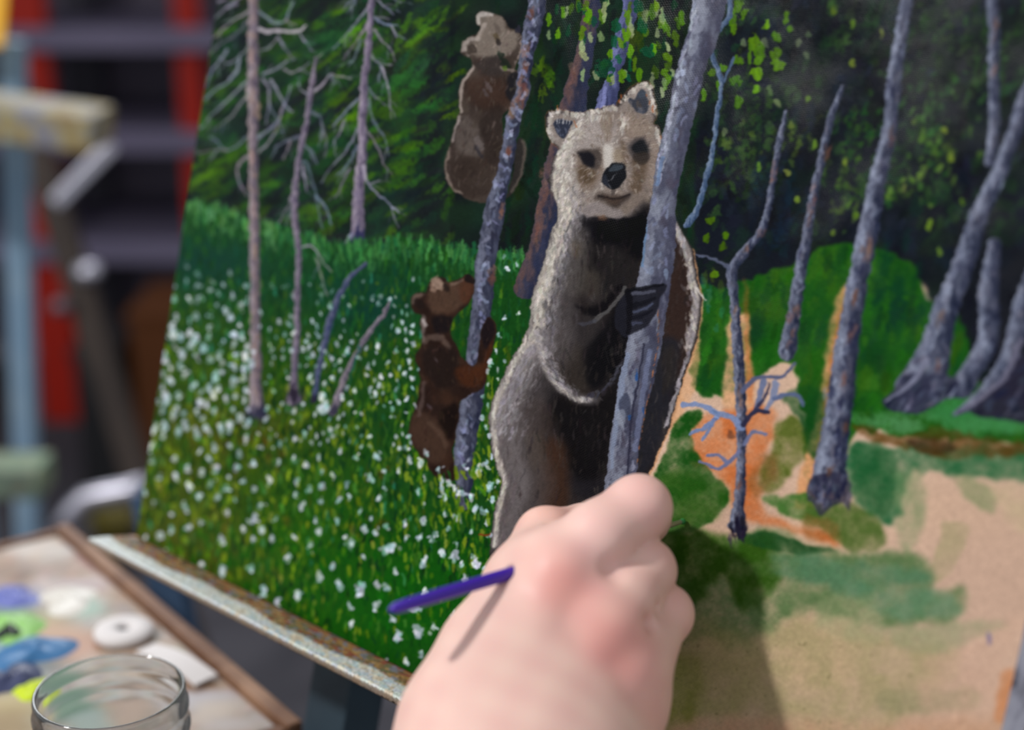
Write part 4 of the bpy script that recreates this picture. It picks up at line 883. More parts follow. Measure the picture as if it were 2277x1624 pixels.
# brush texture of fur: body
def fur_cols(x, y):
    return [C(70, 62, 58), C(48, 42, 40), C(86, 78, 74), C(36, 33, 34)]
bodym = Mask(bear.x0, bear.y0, bear.m.copy())
yb = np.arange(bear.m.shape[0])[:, None]+bear.y0+RY0
bodym.m = bodym.m*(yb > 480)
scatter(bodym, 900, (14, 38), (3, 7), 1.65, fur_cols, (.12, .38), 1.8, .3, .2)
headm = Mask(bear.x0, bear.y0, bear.m*(yb < 480))
scatter(headm, 700, (7, 18), (2, 4), lambda x, y: math.atan2(y-330, x-1350)+.3, [C(170, 158, 146), C(142, 128, 116), C(188, 178, 166), C(124, 110, 98)], (.15, .45), 1.3, .35, .35)
# pale, thickly painted fringe down the near side
CREAM = [C(196, 188, 172), C(184, 174, 160), C(206, 200, 188), C(168, 160, 150)]
GREYF = [C(158, 152, 152), C(140, 134, 138), C(168, 162, 164)]
def fringe(P, n, inw, l, w, dirv, cols, al=(.6, .95), spread=1.0):
    P = catmull(np.array(P, np.float32), False, 8)
    d = np.r_[0, np.cumsum(np.hypot(*np.diff(P, axis=0).T))]
    for k in range(n):
        t = rng.uniform(0, d[-1]); x = np.interp(t, d, P[:, 0]); y = np.interp(t, d, P[:, 1])
        q = abs(rng.normal(0, spread))*inw
        dab(x+q, y+rng.normal(0, 2), rng.uniform(*l), rng.uniform(*w), dirv+rng.normal(0, .25), pick(cols), rng.uniform(*al)*math.exp(-(q/inw)**2*.25), 1.3, .7, label='painted_bear')
nl = cA([(300, 1060), (272, 1150), (245, 1300), (215, 1360), (250, 1450), (270, 1560)])+cB([(640, 20), (690, 120), (710, 200), (700, 320), (660, 400), (620, 550), (580, 680), (540, 830), (500, 950), (470, 1050), (440, 1150), (448, 1250), (430, 1380), (380, 1480), (300, 1590)])
fringe([(x+7, y) for x, y in nl], 480, 20, (10, 22), (4, 8), 1.75, CREAM, spread=.8)
fringe([(x+30, y) for x, y in nl[4:]], 420, 20, (8, 18), (3, 6), 1.6, GREYF+[C(84, 80, 82)], (.15, .5))
fringe([(x+44, y) for x, y in nl[10:]], 120, 14, (8, 18), (3, 6), 1.6, [C(110, 104, 104), C(92, 88, 92)], (.2, .5))
fl2 = cD([(440, 20), (380, 110), (350, 170), (290, 280), (230, 420), (175, 520), (145, 640), (130, 760), (145, 900), (165, 1050), (212, 1200), (240, 1280), (250, 1350), (222, 1450), (192, 1530), (178, 1640), (150, 1900)])
fringe([(x+3, y) for x, y in fl2], 260, 4, (12, 24), (3, 6), 1.75, CREAM, (.6, .95))
fringe([(x+16, y) for x, y in fl2[:9]], 420, 30, (14, 30), (3, 6), 2.0, GREYF+[C(120, 112, 110)], (.25, .6))
fringe([(x+12, y) for x, y in fl2[8:]], 200, 16, (14, 30), (3, 6), 1.7, [C(120, 110, 108), C(104, 94, 92)], (.25, .5))
# shoulder fold: pale line sweeping to the elbow
sh = cB([(480, 1400), (500, 1520), (540, 1620)])+cD([(590, 150), (650, 290), (740, 420), (860, 510), (960, 545), (1050, 540)])
band(sh, 26, 20, C(112, 106, 106), .6, 12, 14); band(sh, 14, 10, C(168, 160, 154), .6, 6, 4)
fringe(sh, 150, 14, (8, 20), (2.5, 5), .9, CREAM+GREYF, (.2, .6))
fringe(cD([(640, 60), (700, 260), (800, 420), (900, 470)]), 110, 14, (8, 18), (3, 6), 1.1, GREYF+[C(96, 92, 98)], (.2, .5))
fringe(cD([(1000, 520), (1150, 480), (1280, 330), (1340, 200)]), 60, 4, (10, 22), (3, 6), -.8, [C(66, 66, 76), C(84, 84, 92)], (.3, .6))
# folded foreleg edge
line(cB([(1360, 960), (1310, 1050), (1210, 1170), (1060, 1290)]), 8, 10, C(92, 90, 88), .85, 2.5, None, .3)
line(cB([(1060, 1290), (980, 1320), (900, 1310)]), 9, 4, C(74, 74, 82), .7, 3)
# far side fringe
fr2 = cB([(1868, 350), (1930, 480), (1985, 600), (2015, 750), (2040, 900), (2066, 1020), (2066, 1250), (2036, 1400), (2005, 1550)])
band(fr2, 18, 16, C(168, 160, 154), .75, 6, -6)
fringe([(x-3, y) for x, y in fr2], 200, -12, (10, 20), (3.5, 7), 1.35, CREAM+GREYF, (.35, .85), .7)
fringe(cD([(1995, 110), (1940, 280), (1885, 450), (1835, 620), (1795, 780)]), 120, -4, (12, 24), (3, 5), 1.9, GREYF+[C(124, 118, 122)], (.4, .8), .7)
line(cB([(2060, 970), (2100, 1040), (2140, 1085)]), 5, 3, C(206, 198, 186), .9, 1.2, 'painted_bear', .6)
# head: bright rims and stripes
for P, n, w in [(cA([(250, 880), (215, 800), (200, 680), (215, 600), (265, 550), (340, 535), (450, 560)]), 90, 7), (cA([(460, 565), (560, 580), (640, 572)]), 40, 7), (cA([(650, 570), (720, 545), (850, 520), (910, 500), (1020, 490)]), 70, 8),
                (cA([(1060, 430), (1160, 330), (1260, 240), (1340, 205), (1400, 220), (1440, 300), (1460, 420), (1480, 560)]), 130, 8), (cA([(1490, 740), (1530, 840), (1550, 960)]), 40, 7)]:
    fringe(P, int(n*.9), 4, (6, 14), (4, 8), 1.2, CREAM, (.35, .8))
fringe(cA([(560, 600), (500, 760), (420, 900), (360, 1000)]), 160, 14, (8, 18), (3, 6), 2.2, CREAM, (.5, .9))
fringe(cA([(640, 620), (700, 620), (860, 600)]), 60, 18, (8, 18), (3, 6), 1.7, CREAM, (.3, .7))
fringe(cA([(330, 1020), (310, 1150), (290, 1280), (320, 1400), (330, 1560), (380, 1624)]), 220, 18, (8, 16), (3, 6), 2.0, CREAM, (.4, .9))
fringe(cA([(1080, 560), (1100, 650), (1060, 800)]), 50, 12, (10, 20), (3, 6), 1.6, CREAM, (.3, .7))
for k in range(60):
    x, y = cA([(rng.uniform(840, 980), rng.uniform(580, 880))])[0]
    dab(x, y, rng.uniform(10, 20), rng.uniform(2, 4), 1.5, pick([C(124, 108, 92), C(140, 124, 108)]), .4, 1.3, .3)
put(poly(cA([(880, 950), (960, 930), (1000, 980), (1000, 1120), (990, 1160), (900, 1220), (870, 1150)]), 5), C(204, 198, 186), .85, None, .5)
put(poly(cA([(1000, 980), (1080, 1000), (1110, 1130), (1060, 1160), (1000, 1130)]), 7), C(158, 140, 114), .6)
# ears inside
put(poly(cA([(270, 660), (350, 620), (420, 640), (500, 650), (470, 720), (430, 830), (380, 860), (320, 800), (280, 720)]), 2), C(50, 56, 72), .95, None, .3)
for (a, b) in [(320, 650), (350, 660), (390, 650), (430, 655), (460, 665)]:
    x, y = cA([(a, b)])[0]; dab(x, y, 12, 3, 1.7, C(190, 188, 186), .8, 1.1, .5)
for (a, b) in [(320, 760), (350, 790), (390, 810), (340, 720), (420, 760)]:
    x, y = cA([(a, b)])[0]; dab(x, y, 13, 4, 1.2, C(112, 118, 136), .6, 1.4, .4)
put(poly(cA([(1280, 330), (1340, 265), (1390, 290), (1400, 360), (1420, 430), (1410, 530), (1330, 560), (1250, 500), (1180, 420), (1200, 360), (1260, 380)]), 2), C(62, 66, 76), .95, None, .3)
put(poly(cA([(1300, 300), (1370, 280), (1390, 340), (1300, 370)]), 3), C(74, 84, 96), .8)
for (a, b, c) in [(1330, 470, C(92, 78, 66)), (1290, 440, C(96, 84, 74)), (1350, 520, C(84, 88, 100)), (1310, 520, C(110, 112, 120)), (1200, 440, C(112, 106, 106)), (1180, 480, C(124, 112, 98))]:
    x, y = cA([(a, b)])[0]; dab(x, y, 18, 7, 1.5, c, .6, 1.8, .4)
for (a, b) in [(1400, 330), (1430, 420), (1470, 480), (1480, 520), (520, 660), (540, 700), (330, 490), (1060, 400), (1090, 345), (1575, 845)]:
    x, y = cA([(a, b)])[0]; dab(x, y, 10, 4, 1.4, C(168, 92, 50), .6, 1.3, .3)
# eyes
put(poly(cA([(570, 1010), (700, 980), (840, 1000), (850, 1150), (800, 1230), (700, 1200), (620, 1120)]), 5), C(70, 62, 58), .75)
put(poly(cA([(575, 1030), (650, 1020), (740, 1040), (775, 1100), (770, 1180), (700, 1210), (640, 1160), (610, 1080)]), 4), C(30, 30, 36), .92, 'bear_eye_a', .3)
put(poly(cA([(1170, 950), (1230, 870), (1330, 830), (1390, 870), (1430, 1000), (1420, 1120), (1300, 1130), (1200, 1060)]), 5), C(70, 64, 64), .8)
put(poly(cA([(1220, 960), (1300, 880), (1370, 880), (1400, 960), (1410, 1030), (1310, 1060), (1230, 1020)]), 4), C(30, 32, 36), .92, 'bear_eye_b', .3)
put(poly(cA([(1230, 1050), (1400, 1030), (1410, 1130), (1330, 1180), (1250, 1130)]), 4), C(58, 50, 44), .7)
# nose and mouth
put(poly(cA([(950, 1180), (1000, 1150), (1120, 1165), (1150, 1250), (1140, 1340), (1080, 1420), (1000, 1470), (940, 1450), (880, 1400), (860, 1320), (890, 1240)]), 1.6), C(30, 31, 35), 1, 'bear_nose', .5)
put(poly(cA([(960, 1200), (1010, 1170), (1110, 1185), (1100, 1230), (1000, 1250), (940, 1250)]), 2.5), C(66, 74, 82), .85)
put(poly(cA([(870, 1320), (900, 1300), (940, 1400), (930, 1440), (880, 1400)]), 2.5), C(52, 56, 66), .8)
dab(*cA([(985, 1330)])[0], 26, 3, -.7, C(120, 120, 126), .6, 1.2, .5); dab(*cA([(960, 1430)])[0], 14, 5, .8, C(120, 122, 128), .6, 1.5)
put(poly(cA([(980, 1470), (1020, 1470), (1010, 1540), (970, 1530)]), 3), C(80, 72, 68), .7)
line(cB([(1000, 220), (1080, 180), (1180, 210), (1300, 250)]), 26, 22, C(142, 132, 128), .75, 5)
line(cB([(1360, 200), (1440, 130), (1540, 90)]), 20, 24, C(128, 114, 102), .7, 5)
put(poly(cB([(1060, 100), (1110, 45), (1200, 60), (1320, 70), (1430, 35), (1380, 110), (1290, 180), (1220, 180), (1180, 130)]), 7), C(56, 47, 43), .8)
put(poly(cB([(1130, 70), (1250, 75), (1340, 85), (1270, 150), (1200, 130)]), 6), C(92, 72, 58), .5)
line(cB([(1100, 75), (1200, 88), (1310, 92), (1400, 62)]), 5, 4, C(40, 34, 34), .7, 3)
dab(*cB([(1130, 285)])[0], 24, 14, .3, C(124, 88, 64), .6, 4)
put(poly(cB([(940, 290), (1100, 320), (1300, 320), (1440, 230), (1560, 130), (1560, 400), (1300, 520), (1100, 440), (980, 380)]), 10), C(22, 21, 24), .8, None, .2)
for k in range(50):
    x, y = cB([(rng.uniform(900, 1560), rng.uniform(340, 950))])[0]
    dab(x, y, rng.uniform(8, 20), rng.uniform(3, 6), 1.6, pick([C(36, 34, 38), C(26, 25, 28), C(54, 48, 46)]), .4, 2, .3)

# ---------------------------------------------------------------- trunk the bear leans on, then its forepaw
T7 = [(1614, -310, 60), (1598, -120, 66), (1578, 0, 74), (1562, 80, 68), (1543, 130, 62), (1528, 190, 62), (1516, 250, 60), (1503, 300, 60), (1492, 350, 60), (1480, 420, 54), (1473, 470, 60), (1468, 530, 70), (1462, 590, 72), (1452, 640, 76), (1444, 690, 76), (1436, 740, 78), (1428, 790, 76), (1414, 850, 74), (1403, 905, 68), (1393, 960, 64), (1385, 1030, 68), (1380, 1100, 74), (1372, 1250, 80), (1366, 1320, 84)]
t7 = trunk(T7, [C(84, 87, 104), C(104, 107, 124), C(70, 71, 88), C(82, 78, 92)], C(136, 140, 154), C(60, 60, 78), 'bear_tree', 420, 1.8, 1.5, dl=(10, 32), dw=(6, 14), lit=.45, dk=.45)
cl7 = (lab == LABELS['bear_tree']).astype(np.float32)
for k in range(120):
    t = rng.uniform(-250, 420); x = np.interp(t, [p[1] for p in T7], [p[0] for p in T7]); w = np.interp(t, [p[1] for p in T7], [p[2] for p in T7])
    dab(x-w*.38+rng.normal(0, 4), t, rng.uniform(14, 30), rng.uniform(3, 7), 1.82, pick([C(170, 174, 188), C(150, 154, 172)]), .6, 1.5, .6, clip=cl7)
for (x, y) in [(1530, 220), (1500, 290), (1540, 190), (1520, 250), (1510, 130), (1480, 470), (1475, 520), (1460, 560), (1470, 600), (1440, 600), (1450, 440), (1445, 500)]:
    for k in range(3):
        dab(x+rng.normal(0, 10), y+rng.normal(0, 10), rng.uniform(14, 26), rng.uniform(6, 10), rng.uniform(1, 2.4), pick([C(136, 142, 166), C(124, 130, 158)]), .5, 2, .5, clip=cl7)
line([(1440, 420), (1436, 470), (1432, 540), (1428, 590)], 8, 8, C(98, 128, 160), .7, 2, None, .3, 0, cl7)
line([(1473, 350), (1468, 380), (1460, 410)], 8, 8, C(110, 132, 166), .7, 2, None, .3, 0, cl7)
line([(1432, 765), (1424, 820), (1413, 880), (1404, 940), (1400, 1000), (1396, 1060)], 5, 5, C(52, 52, 68), .85, 1.6, None, .2, 0, cl7)
line([(1394, 790), (1384, 850), (1376, 910), (1366, 970), (1360, 1040)], 14, 8, C(134, 144, 166), .75, 2.5, None, .5, 1, cl7)
line([(1446, 780), (1434, 850), (1424, 920), (1412, 1000)], 12, 12, C(120, 128, 156), .6, 3, None, .4, 1, cl7)
put(poly(cD([(1340, 560), (1400, 480), (1440, 560), (1440, 700), (1390, 720), (1340, 640)]), 2.5), C(66, 70, 88), .8)
put(poly(cD([(1300, 700), (1380, 640), (1400, 760), (1340, 780)]), 3), C(144, 150, 164), .6)
for (a, b) in [(1500, 300), (1495, 330), (1435, 710), (1560, 640)]:
    dab(*cD([(a, b)])[0], 16, 6, 1.5, C(46, 84, 140), .8, 1.5, .3)
for k in range(34):
    t = rng.uniform(640, 1050); x = np.interp(t, [760, 831, 902, 962, 1033], [1464, 1452, 1438, 1426, 1417])
    dab(x, t, rng.uniform(6, 14), 2.5, 1.85, pick([C(176, 112, 66), C(140, 86, 56)]), .6, 1, .2)
# forepaw hooked round the trunk
PAW = cB([(1380, 1000), (1410, 985), (1550, 965), (1720, 935), (1760, 960), (1700, 1060), (1690, 1150), (1640, 1250), (1560, 1340), (1400, 1420), (1340, 1440), (1250, 1300), (1300, 1100)])
paw = poly(PAW, 3); put(paw, C(40, 40, 48), .93, 'bear_paw', .3)
for p, w, c in [([(1400, 985), (1550, 960), (1720, 935)], 9, C(22, 22, 26)), ([(1430, 1020), (1540, 1010), (1640, 1000)], 10, C(92, 94, 108)), ([(1420, 1140), (1540, 1110), (1650, 1060)], 12, C(30, 30, 36)), ([(1440, 1200), (1540, 1170), (1620, 1120)], 8, C(84, 90, 112)), ([(1420, 1270), (1540, 1230), (1620, 1180)], 10, C(30, 30, 38)), ([(1420, 1320), (1520, 1300)], 8, C(74, 78, 98)), ([(1390, 1000), (1400, 1200), (1390, 1400)], 16, C(26, 25, 29))]:
    line(cB(p), w, w*.6, c, .8, 2.5, None, .3)

# ---------------------------------------------------------------- white flowers and last blades
FW = [C(204, 210, 222), C(186, 196, 212), C(216, 218, 228), C(160, 186, 192), C(140, 180, 172), C(196, 198, 214)]
keep = np.ones((RH, RW), bool)
for nm in ('painted_cub_b', 'painted_bear', 'cub_tree', 'dead_tree_a', 'dead_tree_b', 'leaning_branch_a', 'leaning_branch_b', 'painted_hill'):
    keep &= lab != LABELS[nm]
def flower(x, y, s, col=None, al=1.0):
    c = pick(FW) if col is None else col
    a = 1.57+rng.normal(0, .35)
    dab(x, y, s*rng.uniform(1.1, 1.6), s*rng.uniform(.6, .9), a, c, rng.uniform(.75, 1)*al, 2.2, .8, label='white_flowers')
    if s > 9:
        for k in range(3):
            dab(x+rng.normal(0, s*.28), y+rng.normal(0, s*.35), s*rng.uniform(.4, .8), s*rng.uniform(.25, .5), rng.uniform(0, 3), pick(FW), rng.uniform(.6, 1)*al, 1.4, .9, label='white_flowers')
done = []
def try_flower(x, y, s, sp, al=1.0):
    ix, iy = int(x-RX0), int(y-RY0)
    if not (0 <= ix < RW and 0 <= iy < RH) or not keep[iy, ix]:
        return
    # open drifts between the clumps
    if math.sin(x*.021+1.3*math.sin(y*.013))*math.sin(y*.027+1.1*math.sin(x*.017)) < rng.uniform(-1.1, .35):
        return
    for (a, b) in done[-240:]:
        if (a-x)**2+(b-y)**2 < sp*sp:
            return
    done.append((x, y)); flower(x, y, s, None, al)
for k in range(560):
    x = rng.uniform(300, 560); y = 590+370*rng.random()**.75
    try_flower(x, y, rng.uniform(10, 18)*(.65+.35*min(1, (y-590)/160)), 17, .55+.45*min(1, (y-590)/140))
for k in range(600):
    x = rng.uniform(575, 930); y = 620+380*rng.random()**.8
    try_flower(x, y, rng.uniform(6, 11), 14, .5+.5*min(1, (y-620)/120))
for k in range(430):
    try_flower(rng.uniform(295, 1000), rng.uniform(960, 1200), rng.uniform(9, 16), 25)
for k in range(210):
    try_flower(rng.uniform(340, 1080), rng.uniform(1180, 1480), rng.uniform(12, 20), 36)
for k in range(160):
    try_flower(rng.uniform(1060, 1200), rng.uniform(690, 1000), rng.uniform(8, 12), 20)
for k in range(120):
    try_flower(rng.uniform(960, 1110), rng.uniform(1000, 1260), rng.uniform(10, 16), 28)
for (x, y, s) in [(715, 885, 16), (725, 900, 18), (715, 910, 20), (1120, 570, 9), (1130, 600, 10), (1150, 590, 9), (840, 1303, 16), (800, 1315, 22), (920, 1350, 20), (930, 1400, 26), (886, 1415, 20), (1060, 1255, 20), (1012, 1235, 20), (945, 1245, 16), (870, 1220, 24), (780, 1210, 20), (1075, 1140, 18), (1090, 1085, 18), (1065, 1045, 20), (1080, 1030, 18), (965, 1195, 18), (1010, 1150, 16)]:
    flower(x, y, s)
for k in range(70):
    x = rng.uniform(900, 1090); y = rng.uniform(1010, 1160)
    if keep[int(y-RY0), int(x-RX0)] or y > 1050:
        dab(x, y, rng.uniform(16, 30), rng.uniform(5, 9), 1.45+rng.normal(0, .2), pick([C(120, 146, 30), C(84, 128, 26), C(132, 150, 44), C(30, 84, 28)]), .85, 1.5, .5, label='painted_meadow')
for (x, y) in [(985, 1090), (1030, 1100), (1050, 1105), (1000, 1075), (1020, 1095), (950, 1010), (935, 1030), (1036, 1040), (975, 1045)]:
    flower(x, y, 13)
line([(1068, 1190), (1078, 1192), (1088, 1188)], 5, 4, C(136, 60, 34), .9, 1.5)
hgt = blur(hgt, 1)
# cooler greys mixed into the bears' fur, left part of the forest lightened
def shade_label(names, mul, grey=0.0, xmax=None):
    m = np.zeros((RH, RW), bool)
    for nm in names:
        m |= lab == LABELS[nm]
    if xmax is not None:
        m[:, xmax-RX0:] = False
    p_ = img[m]; g_ = p_.mean(1, keepdims=True)
    img[m] = (p_*(1-grey)+g_*grey)*np.array(mul, np.float32)
shade_label(['painted_bear', 'bear_paw'], (.97, .97, .99), .12)
shade_label(['painted_cub_a'], (1.0, .99, .98), .25)
shade_label(['painted_forest'], (1.14, 1.14, 1.12), 0, 1000)
# wet-in-wet: nothing keeps a ruler-clean edge
def warp_all():
    global img, lab, hgt
    y = np.arange(RH)[:, None]; x = np.arange(RW)[None]
    dx = (vnoise(RH, RW, 13)-.5)*4+(vnoise(RH, RW, 4)-.5)*1.6
    dy = (vnoise(RH, RW, 13)-.5)*4+(vnoise(RH, RW, 4)-.5)*1.6
    X = np.clip(np.rint(x+dx), 0, RW-1).astype(np.int32); Y = np.clip(np.rint(y+dy), 0, RH-1).astype(np.int32)
    img = img[Y, X]; lab = lab[Y, X]; hgt = hgt[Y, X]
    for c in range(3):
        img[..., c] = .5*img[..., c]+.5*box1(img[..., c].astype(np.float64), 1)
    # broken colour: thin paint catches on the tooth of the canvas
    img *= (1+TOOTH*.16)[..., None]
warp_all()
# ------------------------------------------------------------------ the setting
M_FLOOR = mat('dark_floor', (66, 64, 70), .75, .3, noise=(3.0, [(58, 56, 62), (74, 72, 78)]), bump=(60, .2))
M_WALL = mat('dim_wall', (52, 48, 58), .9, .2, noise=(1.2, [(44, 40, 50)]))
def quad(a, b, c, d):
    me = bpy.data.meshes.new('quad'); me.from_pydata([tuple(a), tuple(b), tuple(c), tuple(d)], [], [(0, 1, 2, 3)]); return me
def slab(x0, y0, z0, x1, y1, z1, bev=0):
    return beam(((x0+x1)/2, y0, (z0+z1)/2), ((x0+x1)/2, y1, (z0+z1)/2), x1-x0, z1-z0, (0, 0, 1), bev)
tag(link('floor', slab(-7, -3, -.06, 7, 7, 0), M_FLOOR), kind='structure')
tag(link('wall_back', slab(-7, 6.6, 0, 7, 6.75, 3.2), M_WALL), kind='structure')

# ------------------------------------------------------------------ painting
def lin(c):
    return np.where(c <= .04045, c/12.92, ((c+.055)/1.055)**2.4)
GAIN = .90
TOP_U = canv(480, -250)[1]
RIGHT_X = canv(2250, 1520)[0]
BOT_U = 0.0
TH = .018
pt = bpy.data.objects.new('painting', None); COL.objects.link(pt); pt.empty_display_size = .02
Mw = Matrix(((XW[0], UW[0], NW[0], CORNER[0]), (XW[1], UW[1], NW[1], CORNER[1]), (XW[2], UW[2], NW[2], CORNER[2]), (0, 0, 0, 1)))
pt.matrix_world = Mw
tag(pt, 'unfinished oil painting of a bear and two cubs among trees, on an easel', 'painting')

def proj(x, u):
    """canvas coordinates -> frame pixels (arrays)"""
    P = CORNER[None]+x[:, None]*XW+u[:, None]*UW-CAM
    q = P@AX.T
    return CX+FPX*q[:, 0]/q[:, 2], CY+FPX*q[:, 1]/q[:, 2]

def axis_steps(lo, hi, step_at):
    out = [lo]
    while out[-1] < hi:
        out.append(out[-1]+step_at(out[-1]))
    out[-1] = hi
    return np.array(out)
def stepx(x):
    px = proj(np.array([x]), np.array([.22]))[0][0]
    mmpx = .155e-3*DIST/.53
    s = 1.55 if 930 < px < 1640 else 2.1 if 1640 <= px < 1950 or 760 < px <= 930 else 2.7
    z = DIST*.79/(.752+.659*(px-CX)/FPX)
    return s*z/FPX/ .735
def stepu(u):
    py = proj(np.array([canv(1350, 600)[0]]), np.array([u]))[1][0]
    s = 1.6 if -8 < py < 1100 else 2.2 if 1100 <= py < 1640 else 9
    return s*DIST/FPX
gx = axis_steps(0, RIGHT_X, stepx); gu = axis_steps(BOT_U, TOP_U, stepu)
nx, nu = len(gx), len(gu)
GXX, GUU = np.meshgrid(gx, gu)
fx, fu = GXX.ravel(), GUU.ravel()
ppx, ppy = proj(fx, fu)
sx_ = np.clip(ppx-RX0-.5, 0, RW-1.01); sy_ = np.clip(ppy-RY0-.5, 0, RH-1.01)
xi, yi = sx_.astype(int), sy_.astype(int)
wx, wy = (sx_-xi)[:, None].astype(np.float32), (sy_-yi)[:, None].astype(np.float32)
def samp(A):
    if A.ndim == 2: A = A[..., None]
    return A[yi, xi]*(1-wx)*(1-wy)+A[yi, xi+1]*wx*(1-wy)+A[yi+1, xi]*(1-wx)*wy+A[yi+1, xi+1]*wx*wy
vcol = np.maximum(lin(np.clip(samp(img), 0, 1)**1.12)*GAIN-.005, .0008)
vh = samp(hgt)[:, 0]*.00011
cx_ = (ppx.reshape(nu, nx)[:-1, :-1]+ppx.reshape(nu, nx)[1:, 1:])/2
cy_ = (ppy.reshape(nu, nx)[:-1, :-1]+ppy.reshape(nu, nx)[1:, 1:])/2
flab = lab[np.clip(cy_-RY0, 0, RH-1).astype(int), np.clip(cx_-RX0, 0, RW-1).astype(int)].ravel()
base = (np.arange(nu-1)[:, None]*nx+np.arange(nx-1)[None]).ravel()
quads = np.stack([base, base+1, base+nx+1, base+nx], 1)
M_PAINT = attr_mat('oil_paint_on_canvas', .27, .07, (.00057*DIST/.53, .34, .15))
PART_NAMES = {'bare_underpainting': ('bare_underpainting', 'peach underpainting left bare'), 'painted_forest': ('painted_forest', 'dark green painted forest'), 'painted_leaves': ('painted_leaves', 'bright green painted leaves'),
              'painted_meadow': ('painted_meadow', 'green painted meadow'), 'white_flowers': ('white_flowers', 'white painted flower dabs'), 'painted_undergrowth': ('painted_undergrowth', 'loosely brushed green undergrowth'), 'painted_hill': ('painted_hill', 'thin green wash of a hill'),
              'painted_bear': ('painted_bear', 'large painted bear hugging a tree'), 'painted_cub_a': ('painted_cub', 'painted cub climbing the trunk'), 'painted_cub_b': ('painted_cub', 'painted dark brown cub standing by the trunk')}
def grid_mesh(name, sel):
    q = quads[sel]
    used, inv = np.unique(q, return_inverse=True)
    inv = inv.reshape(-1, 4)
    me = bpy.data.meshes.new(name)
    co = np.stack([fx[used], fu[used], vh[used]], 1).astype(np.float32)
    me.vertices.add(len(used)); me.vertices.foreach_set('co', co.ravel())
    nf = len(q)
    me.loops.add(nf*4); me.loops.foreach_set('vertex_index', inv.ravel().astype(np.int32))
    me.polygons.add(nf); me.polygons.foreach_set('loop_start', np.arange(0, nf*4, 4, dtype=np.int32))
    me.update(calc_edges=True)
    me.polygons.foreach_set('use_smooth', np.ones(nf, bool))
    at_ = me.attributes.new('Col', 'FLOAT_COLOR', 'POINT')
    at_.data.foreach_set('color', np.hstack([vcol[used], np.ones((len(used), 1))]).astype(np.float32).ravel())
    me.materials.append(M_PAINT)
    return me
SUBS = {'bear_eye_a': 'eye', 'bear_eye_b': 'eye', 'bear_nose': 'nose', 'bear_paw': 'forepaw'}
bear_obj = None
for nm, idx in LABELS.items():
    sel = np.nonzero(flab == idx)[0]
    if len(sel) == 0: continue
    pn, pl = (SUBS[nm], None) if nm in SUBS else PART_NAMES.get(nm, ('painted_tree', None))
    o = bpy.data.objects.new(pn, grid_mesh(pn, sel)); COL.objects.link(o); o.parent = bear_obj if nm in SUBS else pt
    if nm == 'painted_bear': bear_obj = o
    if pl: o['label'] = pl
    if nm in ('white_flowers', 'painted_leaves'): o['kind'] = 'stuff'
def local_box(x0, u0, n0, x1, u1, n1, bev=0):
    return beam(((x0+x1)/2, u0, (n0+n1)/2), ((x0+x1)/2, u1, (n0+n1)/2), x1-x0, n1-n0, (0, 0, 1), bev)
M_SIDE = mat('canvas_edge', (226, 224, 232), .8, .2, noise=(70, [(216, 214, 224), (200, 198, 212), (96, 94, 104)]), bump=(900, .3))
M_WOOD = mat('raw_wood', (150, 116, 78), .7, .3, noise=(30, [(130, 96, 62)]))
o = link('canvas', local_box(0, 0, -TH, RIGHT_X, TOP_U, -.0004), M_SIDE); o.parent = pt
o['label'] = 'white primed canvas wrapped round its stretcher'
for (x0, u0, x1, u1) in ((.004, .004, RIGHT_X-.004, .045), (.004, TOP_U-.045, RIGHT_X-.004, TOP_U-.004), (.004, .046, .045, TOP_U-.046), (RIGHT_X-.045, .046, RIGHT_X-.004, TOP_U-.046)):
    o = link('stretcher_bar', local_box(x0, u0, -TH-.012, x1, u1, -TH-.0002), M_WOOD); o.parent = pt

# ------------------------------------------------------------------ surfaces carrying dried paint: colour patches per vertex
def paint_verts(me, fn):
    co = np.empty(len(me.vertices)*3, np.float32); me.vertices.foreach_get('co', co)
    c = fn(co.reshape(-1, 3))
    a = me.attributes.new('Col', 'FLOAT_COLOR', 'POINT')
    a.data.foreach_set('color', np.hstack([lin(c), np.ones((len(c), 1))]).astype(np.float32).ravel())

# ------------------------------------------------------------------ easel under the painting
M_TEAL = mat('teal_painted_wood', (40, 56, 66), .6, .4, noise=(14, [(34, 48, 58), (48, 64, 74)]))
M_BLUE = mat('blue_painted_wood', (52, 74, 100), .6, .4, noise=(14, [(44, 66, 92), (60, 84, 108)]))
easel = empty('easel', cpt(canv(700, 1480)[0], -.5, -.02)*np.array([1, 1, 0]), 'dark teal easel with a paint-crusted ledge holding the bear painting', 'easel')
# ledge: a shallow tray as long as the canvas, crusted with old paint
LEDGE_D = .0225
prng = np.random.default_rng(3)
def crust_grid(x0, x1, nxx, prof):
    """prof: list of (u, n) across the ledge; rough paint on top"""
    V, F = [], []
    xs = np.linspace(x0, x1, nxx)
    for x in xs:
        for (u, n) in prof:
            V.append(cpt(x, u, n))
    k = len(prof)
    for i in range(nxx-1):
        for j in range(k-1):
            F.append((i*k+j, i*k+j+1, (i+1)*k+j+1, (i+1)*k+j))
    F.append(tuple(range(k))); F.append(tuple(range((nxx-1)*k, nxx*k))[::-1])
    me = bpy.data.meshes.new('ledge'); me.from_pydata([tuple(v) for v in V], [], F); me.update(); return me
M_CRUST = attr_mat('crusted_paint', .55, .4)
prof = [(-.0042, -.02)]+[(-.0010, n) for n in np.linspace(-.02, -.002, 4)]+[(-.0010, n) for n in np.linspace(.0005, LEDGE_D-.0006, 30)]+[(-.0014, LEDGE_D)]+[(u, LEDGE_D) for u in np.linspace(-.0018, -.0036, 5)]+[(-.0042, LEDGE_D-.001), (-.0042, -.02)]
lme = crust_grid(-.004, RIGHT_X+.05, 900, prof)
